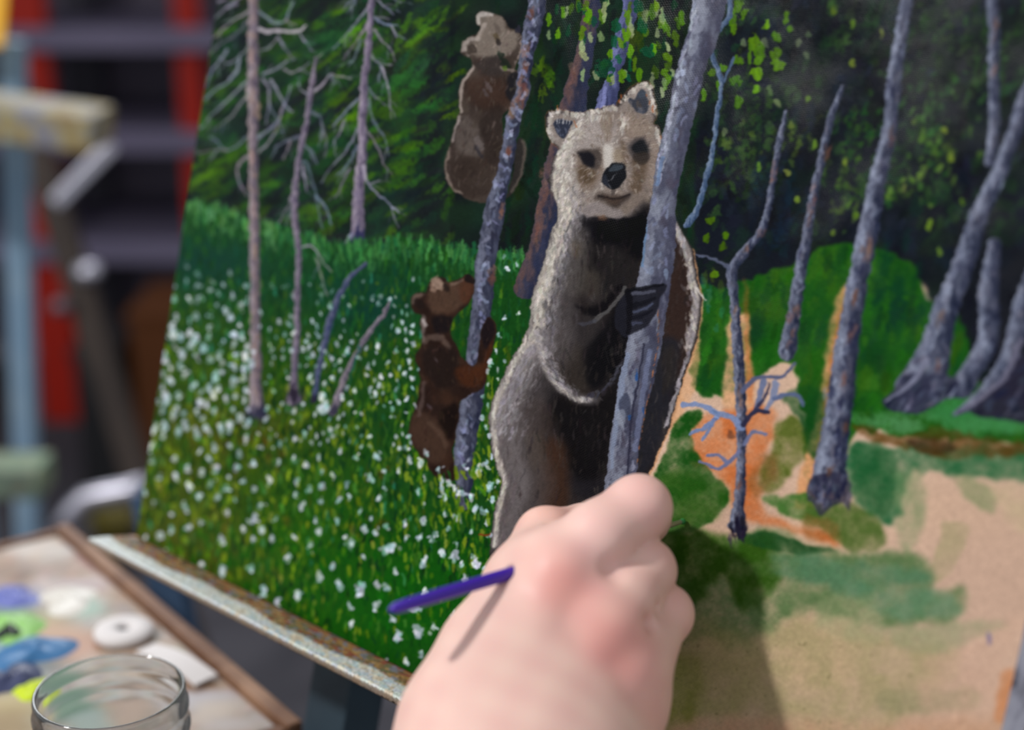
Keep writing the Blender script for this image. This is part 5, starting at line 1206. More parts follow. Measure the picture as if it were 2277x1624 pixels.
WH = [C(206, 206, 204), C(190, 196, 204), C(200, 210, 200), C(214, 208, 186), C(176, 196, 202), C(204, 186, 160)]
OC = [C(146, 112, 62), C(120, 92, 60), C(158, 128, 84), C(90, 74, 56), C(128, 64, 52), C(110, 116, 136), C(92, 100, 72)]
def ledge_col(co):
    v = co-CORNER; x = v@XW; n = v@NW; u = v@UW
    r = np.random.default_rng(5)
    c = np.zeros((len(co), 3), np.float32)
    # patches: nearest of random seeds, stretched along the ledge
    NS = 3200
    n2 = n+np.clip(-.0012-u, 0, 1)
    S = r.random((NS, 2))*np.array([RIGHT_X+.06, LEDGE_D+.012])-np.array([.005, .004])
    which = np.empty(len(co), int)
    for a in range(0, len(co), 1500):
        o_ = np.argsort(np.abs(S[:, 0]-x[a:a+1500].mean()))[:260]
        d = ((x[a:a+1500, None]-S[None, o_, 0])*.7)**2+(n2[a:a+1500, None]-S[None, o_, 1])**2
        which[a:a+1500] = o_[d.argmin(1)]
    wcol = np.array([WH[i] for i in r.integers(len(WH), size=NS)]); ocol = np.array([OC[i] for i in r.integers(len(OC), size=NS)])
    t = np.clip((n-.0112-.0016*np.sin(x*60)-.001*np.sin(x*173))/.002+(r.random(len(co))-.5)*.5, 0, 1)[:, None]
    smooth_w = np.array(WH[:3]).mean(0)
    left = np.clip(1-(x-.05)/.08, 0, 1)[:, None]*.75
    wc = (wcol[which]*.85+smooth_w*.15)*.94
    c = (ocol[which]*.8+C(132, 102, 64)*.2)*(1-t)+(wc*(1-left)+smooth_w*left)*t
    edge = np.clip((-.0014-u)/.001, 0, 1)[:, None]*.75
    c = c*(1-edge)+C(92, 70, 52)*edge
    c = np.clip(c*(1+.10*(r.random((len(co), 1))-.5)), 0, 1)
    return c
paint_verts(lme, ledge_col)
co = np.empty(len(lme.vertices)*3, np.float32); lme.vertices.foreach_get('co', co); co = co.reshape(-1, 3)
vv = (co-CORNER)@UW; nn = (co-CORNER)@NW
bumpy = (vv > -.004)*np.clip((nn+.004)/.01, 0, 1)*prng.random(len(co))*.0007
co = co+bumpy[:, None]*UW; lme.vertices.foreach_set('co', co.astype(np.float32).ravel())
child('ledge', lme, M_CRUST, easel, True)
xm = (on_canvas_n(764, 1580, -.045)-CORNER).dot(XW)
ftop = cpt(xm, -.0060, -.045); fd = UW*-1; kf = (.03-ftop[2])/fd[2]
child('mast', beam(ftop+fd*kf, cpt(xm, TOP_U+.1, -.045), .0255, .022, NW, .0015), M_TEAL, easel)
child('ledge_bracket', beam(cpt(xm, -.016, -.033), cpt(xm, -.016, -.019), .018, .016, UW, .001), M_TEAL, easel)
fb = ftop+fd*kf
XH = np.array([XW[0], XW[1], 0])/np.linalg.norm(XW[:2]); NH = np.array([NW[0], NW[1], 0])/np.linalg.norm(NW[:2])
child('foot', beam(fb-NH*.10-np.array([0, 0, .017]), fb-NH*.62-np.array([0, 0, .017]), .05, .025, (0, 0, 1), .002), M_TEAL, easel)
child('foot', beam(fb-XH*.16-np.array([0, 0, .017])-NH*.06, fb+XH*.16-np.array([0, 0, .017])-NH*.06, .05, .025, (0, 0, 1), .002), M_TEAL, easel)
lt = at(362, 1235, .92); lb = at(412, 1470, .92); d = lb-lt; k = (.02-lt[2])/d[2]
rtop = cpt(xm, TOP_U*.8, -.058)
child('rear_leg', beam(lt-d*.6, lt+d*k, .019, .022, (0, 1, 0), .002), M_BLUE, easel)
child('rear_brace', beam(lt-d*.55, cpt(xm, TOP_U*.6, -.062), .016, .014, (0, 0, 1), .002), M_BLUE, easel)

# ------------------------------------------------------------------ person: hand and forearm, one continuous skin
def P3(px, py, z):
    return at(px, py, z)
ZS = DIST/.53
def rc(p, a, b, ra, rb):
    """distance to a round cone between a and b"""
    ba = b-a; L2 = ba.dot(ba)
    t = np.clip(((p-a)@ba)/L2, 0, 1)
    return np.linalg.norm(p-a-t[:, None]*ba, axis=1)-(ra+(rb-ra)*t)
def smin(a, b, k):
    h = np.clip(.5+.5*(b-a)/k, 0, 1)
    return b+(a-b)*h-k*h*(1-h)
hp = {k: (P3(x, y, z), r/1000) for k, (x, y, z, r) in dict(
    I0=(1243, 1272, .4640, 11.6), Im=(1330, 1196, .4660, 10.6), I1=(1420, 1130, .4740, 10.0), I2=(1432, 1150, .4925, 8.3), I3=(1418, 1192, .5040, 7.2),
    M0=(1338, 1392, .4600, 11.6), Mm=(1388, 1330, .4640, 10.6), M1=(1430, 1270, .4725, 9.9), M2=(1436, 1275, .4920, 8.3), M3=(1408, 1240, .5030, 7.2),
    R0=(1385, 1490, .4600, 10.8), Rm=(1432, 1430, .4660, 9.8), R1=(1476, 1366, .4760, 9.0), R2=(1472, 1378, .4940, 7.9), R3=(1432, 1340, .5030, 7.0),
    L0=(1392, 1580, .4620, 10.0), Lm=(1418, 1530, .4680, 8.8), L1=(1438, 1478, .4780, 7.9), L2=(1446, 1470, .4930, 6.8), L3=(1412, 1430, .5000, 6.2),
    W1=(1085, 1690, .4380, 17.0), W2=(1160, 1720, .4360, 19.0), W3=(1250, 1740, .4400, 18.0), W4=(1310, 1720, .4470, 14.5),
    T0=(1035, 1610, .4470, 15.5), Tm=(1085, 1440, .4600, 13.2), T1=(1153, 1296, .4710, 10.2), T2=(1212, 1194, .4850, 8.9), T3=(1300, 1180, .4990, 8.4), T4=(1370, 1190, .5050, 7.4),
    WR=(1010, 1980, .4150, 24.0), WL=(1120, 2010, .4150, 23.0), E0=(760, 2650, .3500, 33.0), E1=(560, 3300, .3100, 40.0)).items()}
def hand_sdf(p):
    s = lambda a, b: rc(p, hp[a][0], hp[b][0], hp[a][1], hp[b][1])
    palm = s('I0', 'W1')
    for a, b in (('M0', 'W2'), ('R0', 'W3'), ('L0', 'W4'), ('I0', 'M0'), ('M0', 'R0'), ('R0', 'L0')):
        palm = smin(palm, s(a, b), .010)
    for a, b in (('W1', 'W2'), ('W2', 'W3'), ('W3', 'W4')):
        palm = smin(palm, s(a, b), .012)
    th = smin(smin(s('T0', 'Tm'), s('Tm', 'T1'), .006), smin(s('T1', 'T2'), smin(s('T2', 'T3'), s('T3', 'T4'), .003), .004), .004)
    arm = smin(smin(s('W2', 'WR'), s('W2', 'WL'), .012), smin(s('WR', 'E0'), s('E0', 'E1'), .02), .02)
    arm = smin(arm, s('W3', 'WL'), .015); arm = smin(arm, s('T0', 'WR'), .012)
    fs = []
    for f in 'IMRL':
        q = smin(smin(s(f+'0', f+'m'), s(f+'m', f+'1'), .004), smin(s(f+'1', f+'2'), s(f+'2', f+'3'), .003), .003)
        fs.append(q)
    # pits between the knuckles and the tendons running back from them
    fing = fs[0]
    for q in fs[1:]:
        fing = smin(fing, q, .0008)
    body = smin(palm, th, .012)
    body = smin(body, arm, .018)
    out = smin(body, fing, .0042)
    out = np.minimum(out, smin(fing, th, .0008))
    for f, g, r in (('I', 'W1', .0022), ('M', 'W2', .0024), ('R', 'W3', .0018)):
        a, b = hp[f+'0'][0], hp[g][0]
        off = -AX[2]*.0092
        out = smin(out, rc(p, a+off, a+(b-a)*.55+off*1.05, r*1.6, r*.4), .006)
    def carve(o, c, r, k):
        return -smin(-o, np.linalg.norm(p-c, axis=1)-r, k)
    out = carve(out, at(1368, 1266, .4530), .0026, .004); out = carve(out, at(1400, 1236, .4560), .0022, .003)
    out = carve(out, at(1436, 1388, .4535), .0024, .004); out = carve(out, at(1462, 1352, .4590), .0016, .003)
    out = carve(out, at(1172, 1226, .4640), .0016, .003); out = carve(out, at(1230, 1172, .4700), .0016, .003)
    kn = {'I0': .0042, 'M0': .0046, 'R0': .0030}
    for k, r in kn.items():
        out = smin(out, np.linalg.norm(p-(hp[k][0]-AX[2]*.0075), axis=1)-r-.0028, .007)
    return out
# brush line: tip on the canvas, handle passing over the web of the thumb
TIP = on_canvas(1526, 1158)+NW*.0006
HEND = at(866, 1357, .4290*ZS)
def surface_nets(fn, lo, hi, h):
    n = np.ceil((hi-lo)/h).astype(int)+1
    ax = [lo[i]+h*np.arange(n[i]) for i in range(3)]
    # coarse pass first, then only the samples near the skin
    q = 5
    axc = [lo[i]+h*(q*np.arange(n[i]//q+1)+(q-1)/2) for i in range(3)]
    Gc = np.stack(np.meshgrid(*axc, indexing='ij'), -1)
    Dc = np.concatenate([fn(c) for c in np.array_split(Gc.reshape(-1, 3), 40)]).reshape(Gc.shape[:3])
    D = np.repeat(np.repeat(np.repeat(Dc, q, 0), q, 1), q, 2)[:n[0], :n[1], :n[2]].astype(np.float32)
    near = np.argwhere(np.abs(D) < h*q*1.3)
    for a in range(0, len(near), 200000):
        c = near[a:a+200000]
        D[tuple(c.T)] = fn(lo+h*c)
    S = D < 0
    cs = [(i, j, k) for i in (0, 1) for j in (0, 1) for k in (0, 1)]
    cnt = sum(S[i:n[0]-1+i, j:n[1]-1+j, k:n[2]-1+k].astype(np.int8) for i, j, k in cs)
    act = (cnt > 0) & (cnt < 8)
    idx = -np.ones(act.shape, np.int64); cells = np.argwhere(act); idx[act] = np.arange(len(cells))
    acc = np.zeros((len(cells), 3)); num = np.zeros(len(cells))
    for a in range(8):
        for b in range(a+1, 8):
            ca, cb = np.array(cs[a]), np.array(cs[b])
            if np.abs(ca-cb).sum() != 1: continue
            da = D[tuple((cells+ca).T)]; db = D[tuple((cells+cb).T)]
            m = (da < 0) != (db < 0)
            t = np.where(m, da/np.where(m, da-db, 1), 0)[:, None]
            acc += np.where(m[:, None], ca+t*(cb-ca), 0); num += m
    V = lo+h*(cells+acc/num[:, None])
    F = []
    for axn in range(3):
        o1, o2 = [a for a in range(3) if a != axn]
        sl0 = [slice(None)]*3; sl1 = [slice(None)]*3
        sl0[axn] = slice(0, -1); sl1[axn] = slice(1, None)
        ch = S[tuple(sl0)] != S[tuple(sl1)]
        e = np.argwhere(ch)
        e = e[(e[:, o1] > 0) & (e[:, o2] > 0) & (e[:, o1] < n[o1]-1) & (e[:, o2] < n[o2]-1)]
        q = []
        for d1, d2 in ((-1, -1), (0, -1), (0, 0), (-1, 0)):
            c = e.copy(); c[:, o1] += d1; c[:, o2] += d2
            q.append(idx[tuple(c.T)])
        q = np.stack(q, 1)
        flip = S[tuple(e.T)]
        if axn == 1: flip = ~flip
        q[~flip] = q[~flip][:, ::-1]
        F.append(q)
    F = np.vstack(F); F = F[(F >= 0).all(1)]
    return V, F
pts = np.array([v[0] for k, v in hp.items() if k not in ('E0', 'E1')]); rad = .032
lo, hi = pts.min(0)-rad, pts.max(0)+rad
def hand_cut(p):
    d = hand_sdf(p)
    br = rc(p, TIP, HEND, .0012, .0023)
    d = np.maximum(d, -br)
    return d
lo2 = np.minimum(lo, hp['E1'][0]-.045); hi2 = np.maximum(hi, hp['E1'][0]+.045)
Vh, Fh = surface_nets(hand_cut, lo2, hi2, .00125)
def skin_colour(v):
    r = np.random.default_rng(9)
    c = np.tile(C(216, 178, 166), (len(v), 1)).astype(np.float32)
    def blob(p, rad_, col, a):
        nonlocal c
        w = (np.exp(-((v-p)**2).sum(1)/rad_**2)*a)[:, None]
        c = c*(1-w)+col*w
    PINK = C(218, 132, 124)
    up = -AX[2]*.011
    blob(at(1255, 1300, .452), .0100, PINK, .75); blob(at(1352, 1425, .450), .0110, PINK, .8); blob(at(1335, 1460, .452), .009, C(196, 116, 108), .6)  # pink knuckles; last blob puts the shade below the middle knuckle into the colour
    blob(hp['R0'][0]+up, .009, PINK, .45); blob(hp['L0'][0]+up, .009, PINK, .4)
    blob(hp['I1'][0]-AX[2]*.006, .012, C(236, 184, 178), .6); blob(hp['M1'][0], .013, C(230, 178, 168), .5); blob(hp['R1'][0], .013, C(236, 174, 168), .55)
    blob(hp['Im'][0]+up, .012, C(240, 196, 190), .5)
    blob(hp['T2'][0]+np.array([0, 0, .008]), .010, C(236, 182, 166), .6)
    n = np.sin(v@np.array([310., 120, 90]))*np.sin(v@np.array([-90., 280, 160]))*np.sin(v@np.array([60., -110, 330]))
    c = c*(1+.035*n[:, None]*np.array([.4, 1, .8]))
    return np.clip(c, 0, 1).astype(np.float32)
def np_mesh(name, V, F, quadsize=4):
    me = bpy.data.meshes.new(name)
    me.vertices.add(len(V)); me.vertices.foreach_set('co', V.astype(np.float32).ravel())
    nf = len(F)
    me.loops.add(nf*4); me.loops.foreach_set('vertex_index', F.astype(np.int32).ravel())
    me.polygons.add(nf); me.polygons.foreach_set('loop_start', np.arange(0, nf*4, 4, dtype=np.int32))
    me.update(calc_edges=True); me.validate()
    return me
hme = np_mesh('person', Vh, Fh)
M_SKIN = attr_mat('skin', .48, .35, None, .25)
hand_root = hp['W2'][0]
paint_verts(hme, skin_colour)
person = link('person', hme, M_SKIN, None, True)
tag(person, 'bare right hand and forearm of the painter holding a thin brush to the canvas', 'person')
sm = person.modifiers.new('smooth', 'SMOOTH'); sm.factor = .5; sm.iterations = 2

# ------------------------------------------------------------------ brush
M_PURPLE = mat('purple_lacquer', (58, 22, 150), .35, .5)
M_FERR = mat('dull_metal_ferrule', (168, 158, 130), .4, .5, .6)
M_HAIR = mat('wet_bristle', (40, 110, 50), .4, .5)
brush = empty('paintbrush', TIP, 'thin paintbrush with purple handle and green-loaded tip, held in the hand', 'brush')
bd = HEND-TIP
child('handle', tube([TIP+bd*t for t in (.235, .26, .35, .5, .7, .85, .95, .985, 1.0)], [.0010, .00115, .0015, .0018, .0020, .0020, .0019, .0016, .0007]), M_PURPLE, brush, True)
child('ferrule', tube([TIP+bd*t for t in (.017, .02, .06, .14, .24)], [.00065, .00075, .0009, .00105, .00115]), M_FERR, brush, True)
child('bristles', tube([TIP+bd*t for t in (0, .004, .010, .017, .019)], [.0002, .0008, .0011, .0008, .0006]), M_HAIR, brush, True)
# ------------------------------------------------------------------ palette table, palette, jar
DROP = .36
ZP = CAM[2]-DROP
def on_level(px, py, z):
    d = (px-CX)/FPX*AX[0]+(py-CY)/FPX*AX[1]+AX[2]
    return CAM+d*((z-CAM[2])/d[2])
pc_near = on_level(622, 1592, ZP); pc_far = on_level(128, 1168, ZP)
e1 = pc_far-pc_near; PL = np.linalg.norm(e1[:2]); e1 = e1/PL
e2 = np.array([-e1[1], e1[0], 0]); e2 = e2 if e2[0] < 0 else -e2
PWD = .26
def pal(a, b, z=0):
    return pc_near+e1*a+e2*b+np.array([0, 0, z])
M_PALWOOD = mat('old_palette_wood', (128, 92, 66), .6, .4, noise=(20, [(104, 72, 52), (150, 116, 92)]))
palette = empty('palette_box', pal(PL/2, PWD/2, -.03), 'wooden paint box lid used as a palette, smeared with dried paint', 'palette')
def obox(a0, b0, z0, a1, b1, z1, bev=.001):
    return beam(pal(a0, (b0+b1)/2, (z0+z1)/2), pal(a1, (b0+b1)/2, (z0+z1)/2), b1-b0, z1-z0, (0, 0, 1), bev)
child('tray', obox(0, 0, -.03, PL, PWD, -.006), M_PALWOOD, palette)
child('rim', obox(-.006, -.008, -.03, PL+.006, -.0005, -.0025, .0012), M_PALWOOD, palette)
child('rim', obox(PL+.0005, 0, -.03, PL+.006, PWD, -.004, .001), M_PALWOOD, palette)
child('rim', obox(-.006, 0, -.03, -.0005, PWD, -.004, .001), M_PALWOOD, palette)
# smeared mixing surface
na, nb = 260, 200
A, B = np.meshgrid(np.linspace(.002, PL-.002, na), np.linspace(.002, PWD-.002, nb), indexing='ij')
prg = np.random.default_rng(21)
PC = np.tile(C(168, 140, 118), (na, nb, 1)).astype(np.float32)
PH = np.zeros((na, nb), np.float32)
def smear(px, py, l, w, ang, col, a=.8, h=.0006):
    p = on_level(px, py, ZP)-pc_near
    ca, cb = p.dot(e1), p.dot(e2)
    u = (A-ca)*math.cos(ang)+(B-cb)*math.sin(ang); v = -(A-ca)*math.sin(ang)+(B-cb)*math.cos(ang)
    l, w = l*.8, w*.8
    m = np.exp(-((np.abs(u)/(l/2))**3+(np.abs(v)/(w/2))**3))*a
    PC[:] = PC*(1-m[..., None])+col*m[..., None]; PH[:] = np.maximum(PH, m*h)
for k in range(420):
    a, b = prg.random()*PL, prg.random()*PWD
    p = pal(a, b)
    cc = [C(196, 172, 152), C(212, 198, 188), C(160, 120, 88), C(186, 144, 108), C(206, 194, 188), C(150, 132, 120), C(176, 182, 180), C(128, 92, 66)][prg.integers(8)]
    u = (A-a); v = (B-b); l, w = prg.uniform(.012, .05), prg.uniform(.006, .02)
    an = prg.uniform(0, 3.1)
    uu = u*math.cos(an)+v*math.sin(an); ww = -u*math.sin(an)+v*math.cos(an)
    m = np.exp(-((np.abs(uu)/(l/2))**3+(np.abs(ww)/(w/2))**3))*.7
    PC[:] = PC*(1-m[..., None])+cc*m[..., None]
nz_ = np.random.default_rng(4).random((na//4+2, nb//4+2, 3)).repeat(4, 0).repeat(4, 1)[:na, :nb]
PC *= (.86+.22*nz_.mean(2, keepdims=True)+.06*(nz_-.5)).astype(np.float32)
for (x, y, l, w, an, c) in [(60, 1200, .06, .03, .5, C(214, 200, 188)), (150, 1310, .05, .035, .2, C(222, 216, 206)), (190, 1330, .03, .02, 0, C(160, 190, 170)), (30, 1310, .035, .03, 0, C(104, 110, 170)), (15, 1330, .03, .03, 0, C(70, 90, 140)), (30, 1370, .05, .04, .4, C(130, 180, 96)), (15, 1390, .03, .03, 0, C(60, 90, 60)),
                            (70, 1430, .045, .045, 0, C(60, 110, 156)), (15, 1420, .04, .03, 0, C(140, 180, 190)), (20, 1485, .04, .03, 0, C(60, 66, 96)), (65, 1510, .03, .02, 0, C(170, 190, 20)), (30, 1545, .04, .03, 0, C(190, 170, 110)), (20, 1590, .04, .03, 0, C(150, 120, 60)), (120, 1440, .03, .02, 0, C(60, 84, 84)), (110, 1390, .05, .04, .3, C(206, 164, 128)), (160, 1420, .04, .04, .3, C(200, 150, 120)),
                            (330, 1440, .05, .04, .4, C(196, 166, 140)), (180, 1280, .05, .02, .9, C(190, 170, 170)), (440, 1540, .05, .03, 1, C(186, 182, 190)), (480, 1560, .03, .03, 1, C(206, 188, 170)), (520, 1590, .04, .02, 1, C(190, 180, 176)), (250, 1260, .06, .012, .0, C(150, 90, 86)), (320, 1330, .08, .012, 0, C(170, 126, 86)), (200, 1230, .04, .01, 0, C(140, 70, 70))]:
    smear(x, y, l, w, an, c, .9)
for (x, y, c) in [(160, 1560, C(44, 100, 66)), (140, 1530, C(60, 116, 76)), (190, 1590, C(150, 170, 160)), (300, 1560, C(196, 164, 140))]:
    smear(x, y, .03, .025, 0, c, .9)
PC *= .84
V = pc_near[None, None]+A[..., None]*e1+B[..., None]*e2+np.array([0, 0, 1.0])*(-.006+.0003+PH[..., None])
ii = (np.arange(na-1)[:, None]*nb+np.arange(nb-1)[None]).ravel()
sme = np_mesh('smears', V.reshape(-1, 3), np.stack([ii, ii+1, ii+nb+1, ii+nb], 1)[:, ::-1])
av = sme.attributes.new('Col', 'FLOAT_COLOR', 'POINT')
av.data.foreach_set('color', np.hstack([lin(PC.reshape(-1, 3)), np.ones((na*nb, 1))]).astype(np.float32).ravel())
child('paint_smears', sme, attr_mat('smeared_paint', .5, .4), palette, True)
def mound(px, py, r, hgt_, m, seed):
    g = np.random.default_rng(seed); c = on_level(px, py, ZP)+np.array([0, 0, -.0056])
    V, F = [tuple(c+np.array([0, 0, hgt_]))], []
    ns, nr = 28, 6
    ph = g.random(4)*6.28
    for i in range(1, nr+1):
        t = i/nr
        for k in range(ns):
            a = 2*math.pi*k/ns
            rr = r*t*(1+.18*math.sin(2*a+ph[0])+.12*math.sin(3*a+ph[1])+.06*math.sin(5*a+ph[2]))
            z = hgt_*(1-t**2)*(1+.25*math.sin(3*a+ph[3]+4*t))
            V.append((c[0]+rr*math.cos(a), c[1]+rr*math.sin(a), c[2]+z))
    for k in range(ns): F.append((0, 1+k, 1+(k+1) % ns))
    for i in range(nr-1):
        for k in range(ns):
            a, b = 1+i*ns+k, 1+i*ns+(k+1) % ns
            F.append((a, a+ns, b+ns, b))
    me = bpy.data.meshes.new('mound'); me.from_pydata(V, [], F); me.update()
    return child('paint_blob', me, m, palette, True)
mound(28, 1375, .017, 0.0039, mat('light_green_paint', (136, 186, 100), .35, .5), 1)['label'] = 'light green blob of paint'
mound(18, 1392, .007, 0.0058, mat('black_green_paint', (34, 48, 40), .3, .5), 2)['label'] = 'blackish blob of paint'
mound(72, 1428, .018, 0.0044, mat('blue_paint', (52, 104, 150), .35, .5), 3)['label'] = 'blue blob of paint'
mound(24, 1490, .014, 0.0044, mat('navy_paint', (52, 58, 90), .35, .5), 4)['label'] = 'navy blob of paint'
mound(66, 1512, .009, 0.0028, mat('acid_yellow_paint', (186, 204, 20), .35, .5), 5)['label'] = 'acid yellow blob of paint'
mound(28, 1308, .013, 0.0033, mat('violet_paint', (100, 108, 172), .35, .5), 6)['label'] = 'violet blue blob of paint'
mound(150, 1312, .016, 0.0022, mat('white_paint', (196, 190, 180), .35, .5), 7)['label'] = 'white blob of paint'
# table that carries palette and jar
M_TABLE = mat('table_wood', (92, 74, 62), .6, .4, noise=(9, [(78, 62, 52), (108, 88, 72)]))
TZ = ZP-.031
table = empty('side_table', pal(PL/2, PWD/2, 0)*np.array([1, 1, 0]), 'wooden side table under the palette and the jar', 'table')
ta, tb = (-.085, .034), (PL+.01, PWD+.04)
child('table_top', beam(pal(ta[0], (ta[1]+tb[1])/2, TZ-ZP-.0125), pal(tb[0], (ta[1]+tb[1])/2, TZ-ZP-.0125), tb[1]-ta[1], .025, (0, 0, 1), .002), M_TABLE, table)
for a in (ta[0]+.03, tb[0]-.04):
    for b in (ta[1]+.03, tb[1]-.04):
        q = pal(a, b); child('leg', beam((q[0], q[1], 0), (q[0], q[1], TZ-.0255), .035, .035, (1, 0, 0), .002), M_TABLE, table)
# glass jar with a screw neck
ZJ = .58
jm = at(243, 1536, ZJ)                       # centre of the mouth
JH = jm[2]-TZ
R = 175*ZJ/FPX
M_GLASS = bpy.data.materials.new('clear_glass'); M_GLASS.use_nodes = True
gn = M_GLASS.node_tree; gn.nodes.remove(gn.nodes['Principled BSDF'])
g_t = gn.nodes.new('ShaderNodeBsdfRefraction'); g_t.inputs[0].default_value = (.97, .98, .975, 1); g_t.inputs['Roughness'].default_value = .0; g_t.inputs['IOR'].default_value = 1.13
g_g = gn.nodes.new('ShaderNodeBsdfGlossy'); g_g.inputs['Roughness'].default_value = .08
g_d = gn.nodes.new('ShaderNodeBsdfTranslucent'); g_d.inputs[0].default_value = (.86, .88, .88, 1)
g_l = gn.nodes.new('ShaderNodeLayerWeight'); g_l.inputs[0].default_value = .25
g_m0 = gn.nodes.new('ShaderNodeMixShader'); g_m = gn.nodes.new('ShaderNodeMixShader')
g_k = gn.nodes.new('ShaderNodeMath'); g_k.operation = 'MULTIPLY'; g_k.inputs[1].default_value = .22
gn.links.new(g_l.outputs['Facing'], g_k.inputs[0]); gn.links.new(g_k.outputs[0], g_m0.inputs[0])
gn.links.new(g_t.outputs[0], g_m0.inputs[1]); gn.links.new(g_d.outputs[0], g_m0.inputs[2])
g_p = gn.nodes.new('ShaderNodeMath'); g_p.operation = 'POWER'; g_p.inputs[1].default_value = 2.0; gn.links.new(g_l.outputs['Facing'], g_p.inputs[0])
g_q = gn.nodes.new('ShaderNodeMath'); g_q.operation = 'MULTIPLY_ADD'; g_q.inputs[1].default_value = .75; g_q.inputs[2].default_value = .09; gn.links.new(g_p.outputs[0], g_q.inputs[0])
gn.links.new(g_q.outputs[0], g_m.inputs[0]); gn.links.new(g_m0.outputs[0], g_m.inputs[1]); gn.links.new(g_g.outputs[0], g_m.inputs[2])
gn.links.new(g_m.outputs[0], gn.nodes['Material Output'].inputs[0])
jar = empty('glass_jar', (jm[0], jm[1], TZ+.0005), 'empty clear glass jar with screw-thread neck beside the palette', 'jar')
o_ = [(0.0005, 0), (R*.80, 0), (R*.95, .003), (R*1.0, .009), (R*1.02, JH*.5), (R*1.01, JH-.030), (R*.985, JH-.026), (R*.955, JH-.022), (R*.955, JH-.019), (R*.985, JH-.0175), (R*.985, JH-.0160), (R*.955, JH-.0145), (R*.955, JH-.0105), (R*.98, JH-.0092), (R*.98, JH-.0078), (R*.95, JH-.0065), (R*.955, JH-.002), (R*.945, JH-.0004), (R*.925, JH),
     (R*.905, JH-.0004), (R*.895, JH-.002), (R*.89, JH-.02), (R*.93, JH-.032), (R*.95, JH*.5), (R*.93, .012), (R*.85, .007), (.0005, .006)]
jme = lathe(o_, (jm[0], jm[1], TZ+.0005), 96)
child('jar_body', jme, M_GLASS, jar, True)
# roll of white tape with its loose end on the palette
M_TAPE = mat('white_paper_tape', (206, 200, 198), .6, .4)
tp_ = on_level(276, 1412, ZP-.004)
tape = empty('tape_roll', tp_, 'white ring-shaped roll with dark centre hole and loose flat end, on palette', 'tape roll')
prof_t = [(.0030, -.009), (.0135, -.009), (.0145, -.0080), (.0147, -.0055), (.0138, -.0043), (.0085, -.0034), (.0042, -.0036), (.0031, -.0046), (.0030, -.009)]
child('ring', lathe(prof_t, (tp_[0], tp_[1], ZP+.0042), 48), M_TAPE, tape, True)
child('core', lathe([(.0002, -.0055), (.0027, -.0056), (.00295, -.0065), (.0028, -.0090), (.0002, -.009)], (tp_[0], tp_[1], ZP+.0042), 24), mat('dark_core', (48, 50, 56), .8, .2), tape)
ta_ = on_level(322, 1428, ZP); tb_ = on_level(458, 1500, ZP)
bm = bmesh.new()
dirt = (tb_-ta_)/np.linalg.norm(tb_-ta_); sid = np.array([-dirt[1], dirt[0], 0])
ring = []
for i in range(13):
    t = i/12; c = ta_+(tb_-ta_)*t+np.array([0, 0, -.004+.003*math.sin(t*3.1)])
    w = .0055+.001*t
    ring.append([bm.verts.new(Vector(c+sid*w*s+np.array([0, 0, dz]))) for s, dz in ((-1, 0), (1, 0), (1, .0012), (-1, .0012))])
for i in range(12):
    for k in range(4):
        bm.faces.new([ring[i][k], ring[i][(k+1) % 4], ring[i+1][(k+1) % 4], ring[i+1][k]])
bm.faces.new(ring[0]); bm.faces.new(ring[-1])
child('loose_end', from_bm(bm), M_TAPE, tape)

# ------------------------------------------------------------------ blue easel standing behind, left
M_BLUE2 = mat('chalky_blue_paint', (132, 158, 178), .6, .4, noise=(8, [(118, 146, 170), (142, 164, 180)]))
M_CREAM = mat('paint_crusted_wood', (168, 162, 120), .6, .4, noise=(22, [(112, 114, 138), (158, 148, 108), (132, 108, 70), (160, 170, 150)]))
M_MINT = mat('mint_crusted_wood', (104, 136, 112), .6, .4, noise=(22, [(132, 138, 112), (92, 112, 100), (112, 96, 76)]))
M_BROWN = mat('dark_brown_wood', (66, 56, 50), .7, .3, noise=(8, [(54, 46, 42)]))
M_CHROME = mat('brushed_metal', (196, 194, 206), .35, .5, .85)
ZE = 1.75
eb = at(20, 1150, ZE)
be = empty('blue_easel', (eb[0], eb[1], 0), 'blurred chalky blue easel with cream ledge standing at the left edge', 'easel')
def vbeam(px, py0, py1, z, w, d, name, m, lean=0):
    a = at(px, py0, z); b = at(px+lean, py1, z)
    return child(name, beam(a, b, w, d, (0, 1, 0), .003), m, be)
a = at(28, 90, ZE)
child('post', beam(a, (a[0]-.075, a[1], .01), .026, .03, (0, 1, 0), .003), M_BLUE2, be)
b = at(-150, 60, ZE+.02)
child('post', beam(b, (b[0]-.03, b[1], .01), .032, .03, (0, 1, 0), .003), M_BLUE2, be)
child('upper_ledge', beam(at(-260, 225, ZE-.10), at(228, 288, ZE-.10), .085, .040, (0, 0, 1), .004), M_CREAM, be)
child('lower_ledge', beam(at(-260, 1052, ZE-.10), at(104, 1058, ZE-.10), .06, .034, (0, 0, 1), .004), M_MINT, be)
rl0, rl1 = at(72, 300, 2.3), at(290, 1000, 2.3); d = rl1-rl0; k = (.005-rl0[2])/d[2]
child('rear_leg', beam(rl0-d*.15, rl0+d*k, .04, .03, (0, 1, 0), .002), M_BROWN, be)
child('metal_strut', beam(at(250, 322, 2.26), at(122, 452, 2.26), .020, .012, (0, 1, 0), .002), M_CHROME, be)
def knob(px, py, z, r, m):
    c = at(px, py, z); me = lathe([(.0003, -r*.6), (r*.8, -r*.55), (r, 0), (r*.8, r*.55), (.0003, r*.6)], c, 24)
    child('wing_nut', me, m, be, True)
knob(196, 604, 2.27, .020, M_CHROME); knob(136, 682, 2.27, .016, mat('darker_metal', (96, 92, 100), .5, .4, .6))  # second nut smaller and in a darker metal tone
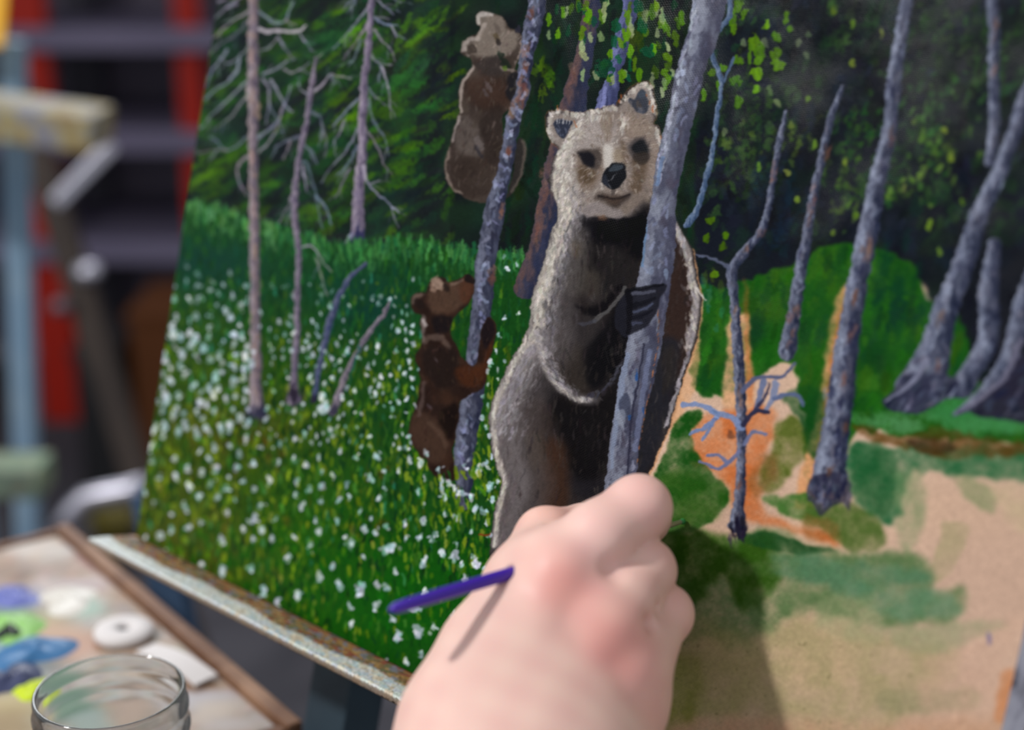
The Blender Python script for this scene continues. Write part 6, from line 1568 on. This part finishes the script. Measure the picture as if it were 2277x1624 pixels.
child('foot_brace', tube([at(x, y, 1.9) for x, y in ((330, 1078), (285, 1090), (230, 1100), (190, 1108), (165, 1132), (130, 1186))], .0125, 14), M_CHROME, be, True)
ys = at(2, 40, ZE-.06)
yb_ = empty('yellow_board', at(-30, 96, ZE-.06), 'narrow bright yellow board at the top left corner', 'board')
child('panel', beam(at(-60, 100, ZE-.06), at(-42, -160, ZE-.06), .066, .006, (0, 1, 0), .001), mat('yellow_card', (236, 176, 14), .5, .4), yb_)

# ------------------------------------------------------------------ red and grey steel shelving, far left
M_RED = mat('red_steel', (164, 30, 12), .5, .3, noise=(3, [(146, 24, 10)]))
M_GREY = mat('grey_steel', (108, 102, 124), .5, .3, noise=(4, [(98, 92, 114)]))
M_GREY2 = mat('dark_steel', (60, 58, 68), .6, .3)
YR = 3.55
def at_y(px, py, y):
    d = (px-CX)/FPX*AX[0]+(py-CY)/FPX*AX[1]+AX[2]
    return CAM+d*(y/d[1])
rk = empty('steel_shelving', (at_y(110, 600, YR)[0], YR, 0), 'blurred steel shelving with red uprights and grey shelves', 'shelving')
xr = [at_y(104, 500, YR)[0], at_y(434, 300, YR)[0], at_y(1500, 300, YR)[0]]
xl = at_y(-330, 300, YR)[0]
for x in [xl]+xr:
    for y in (YR, YR+.45):
        child('upright' if y == YR else 'rear_upright', beam((x, y, 0), (x, y, 1.75), .092 if x == xr[0] else .056, .045, (0, 1, 0), .003), M_RED if y == YR else M_GREY2, rk)
for py in (84, 312, 556):
    z = at_y(300, py, YR-.03)[2]
    child('shelf', slab(xl-.03, YR-.045, z-.028, xr[-1]+.03, YR+.48, z+.022, .002), M_GREY, rk)
child('shelf', slab(xl-.03, YR-.045, 1.32, xr[-1]+.03, YR+.48, 1.36, .002), M_GREY, rk)

child('added_backing', slab(xl-.03, YR+.482, .05, xr[-1]+.03, YR+.49, 1.6), mat('added_backing_grey', (96, 90, 104), .8, .2), rk)  # sheet added behind the shelves to keep the gaps between them dark

def boxy(name, x0, x1, y, z0, z1, dep, m, label, cat, lid=None):
    e = empty(name, ((x0+x1)/2, y+dep/2, z0), label, cat)
    child('body', slab(x0, y, z0, x1, y+dep, z1, .006), m, e)
    child(lid or 'lid', slab(x0-.006, y-.006, z1+.0005, x1+.006, y+dep+.006, z1+.02, .003), m, e)
    return e
boxy('storage_crate', at_y(170, 900, 3.05)[0], at_y(262, 900, 3.05)[0], 3.05, .001, at_y(220, 800, 3.05)[2], .25, mat('black_plastic', (22, 22, 25), .6, .4), 'black crate on the floor before the red upright', 'crate')
boxy('cardboard_box', at_y(296, 850, 3.1)[0], at_y(420, 850, 3.1)[0], 3.1, .001, at_y(340, 715, 3.1)[2], .25, mat('brown_cardboard', (84, 48, 24), .8, .2), 'brown box peeping out behind the painting edge', 'box')
bk = empty('bucket', at_y(238, 1040, 2.75)*np.array([1, 1, 0]), 'small dull olive-yellow bucket on the floor', 'bucket')
cb_ = at_y(238, 1010, 2.75)
child('bucket_body', lathe([(.0003, .001), (.036, .001), (.044, .09), (.047, .092), (.041, .09), (.034, .006), (.0003, .006)], (cb_[0], cb_[1], 0), 32), mat('olive_plastic', (96, 86, 20), .5, .4), bk, True)
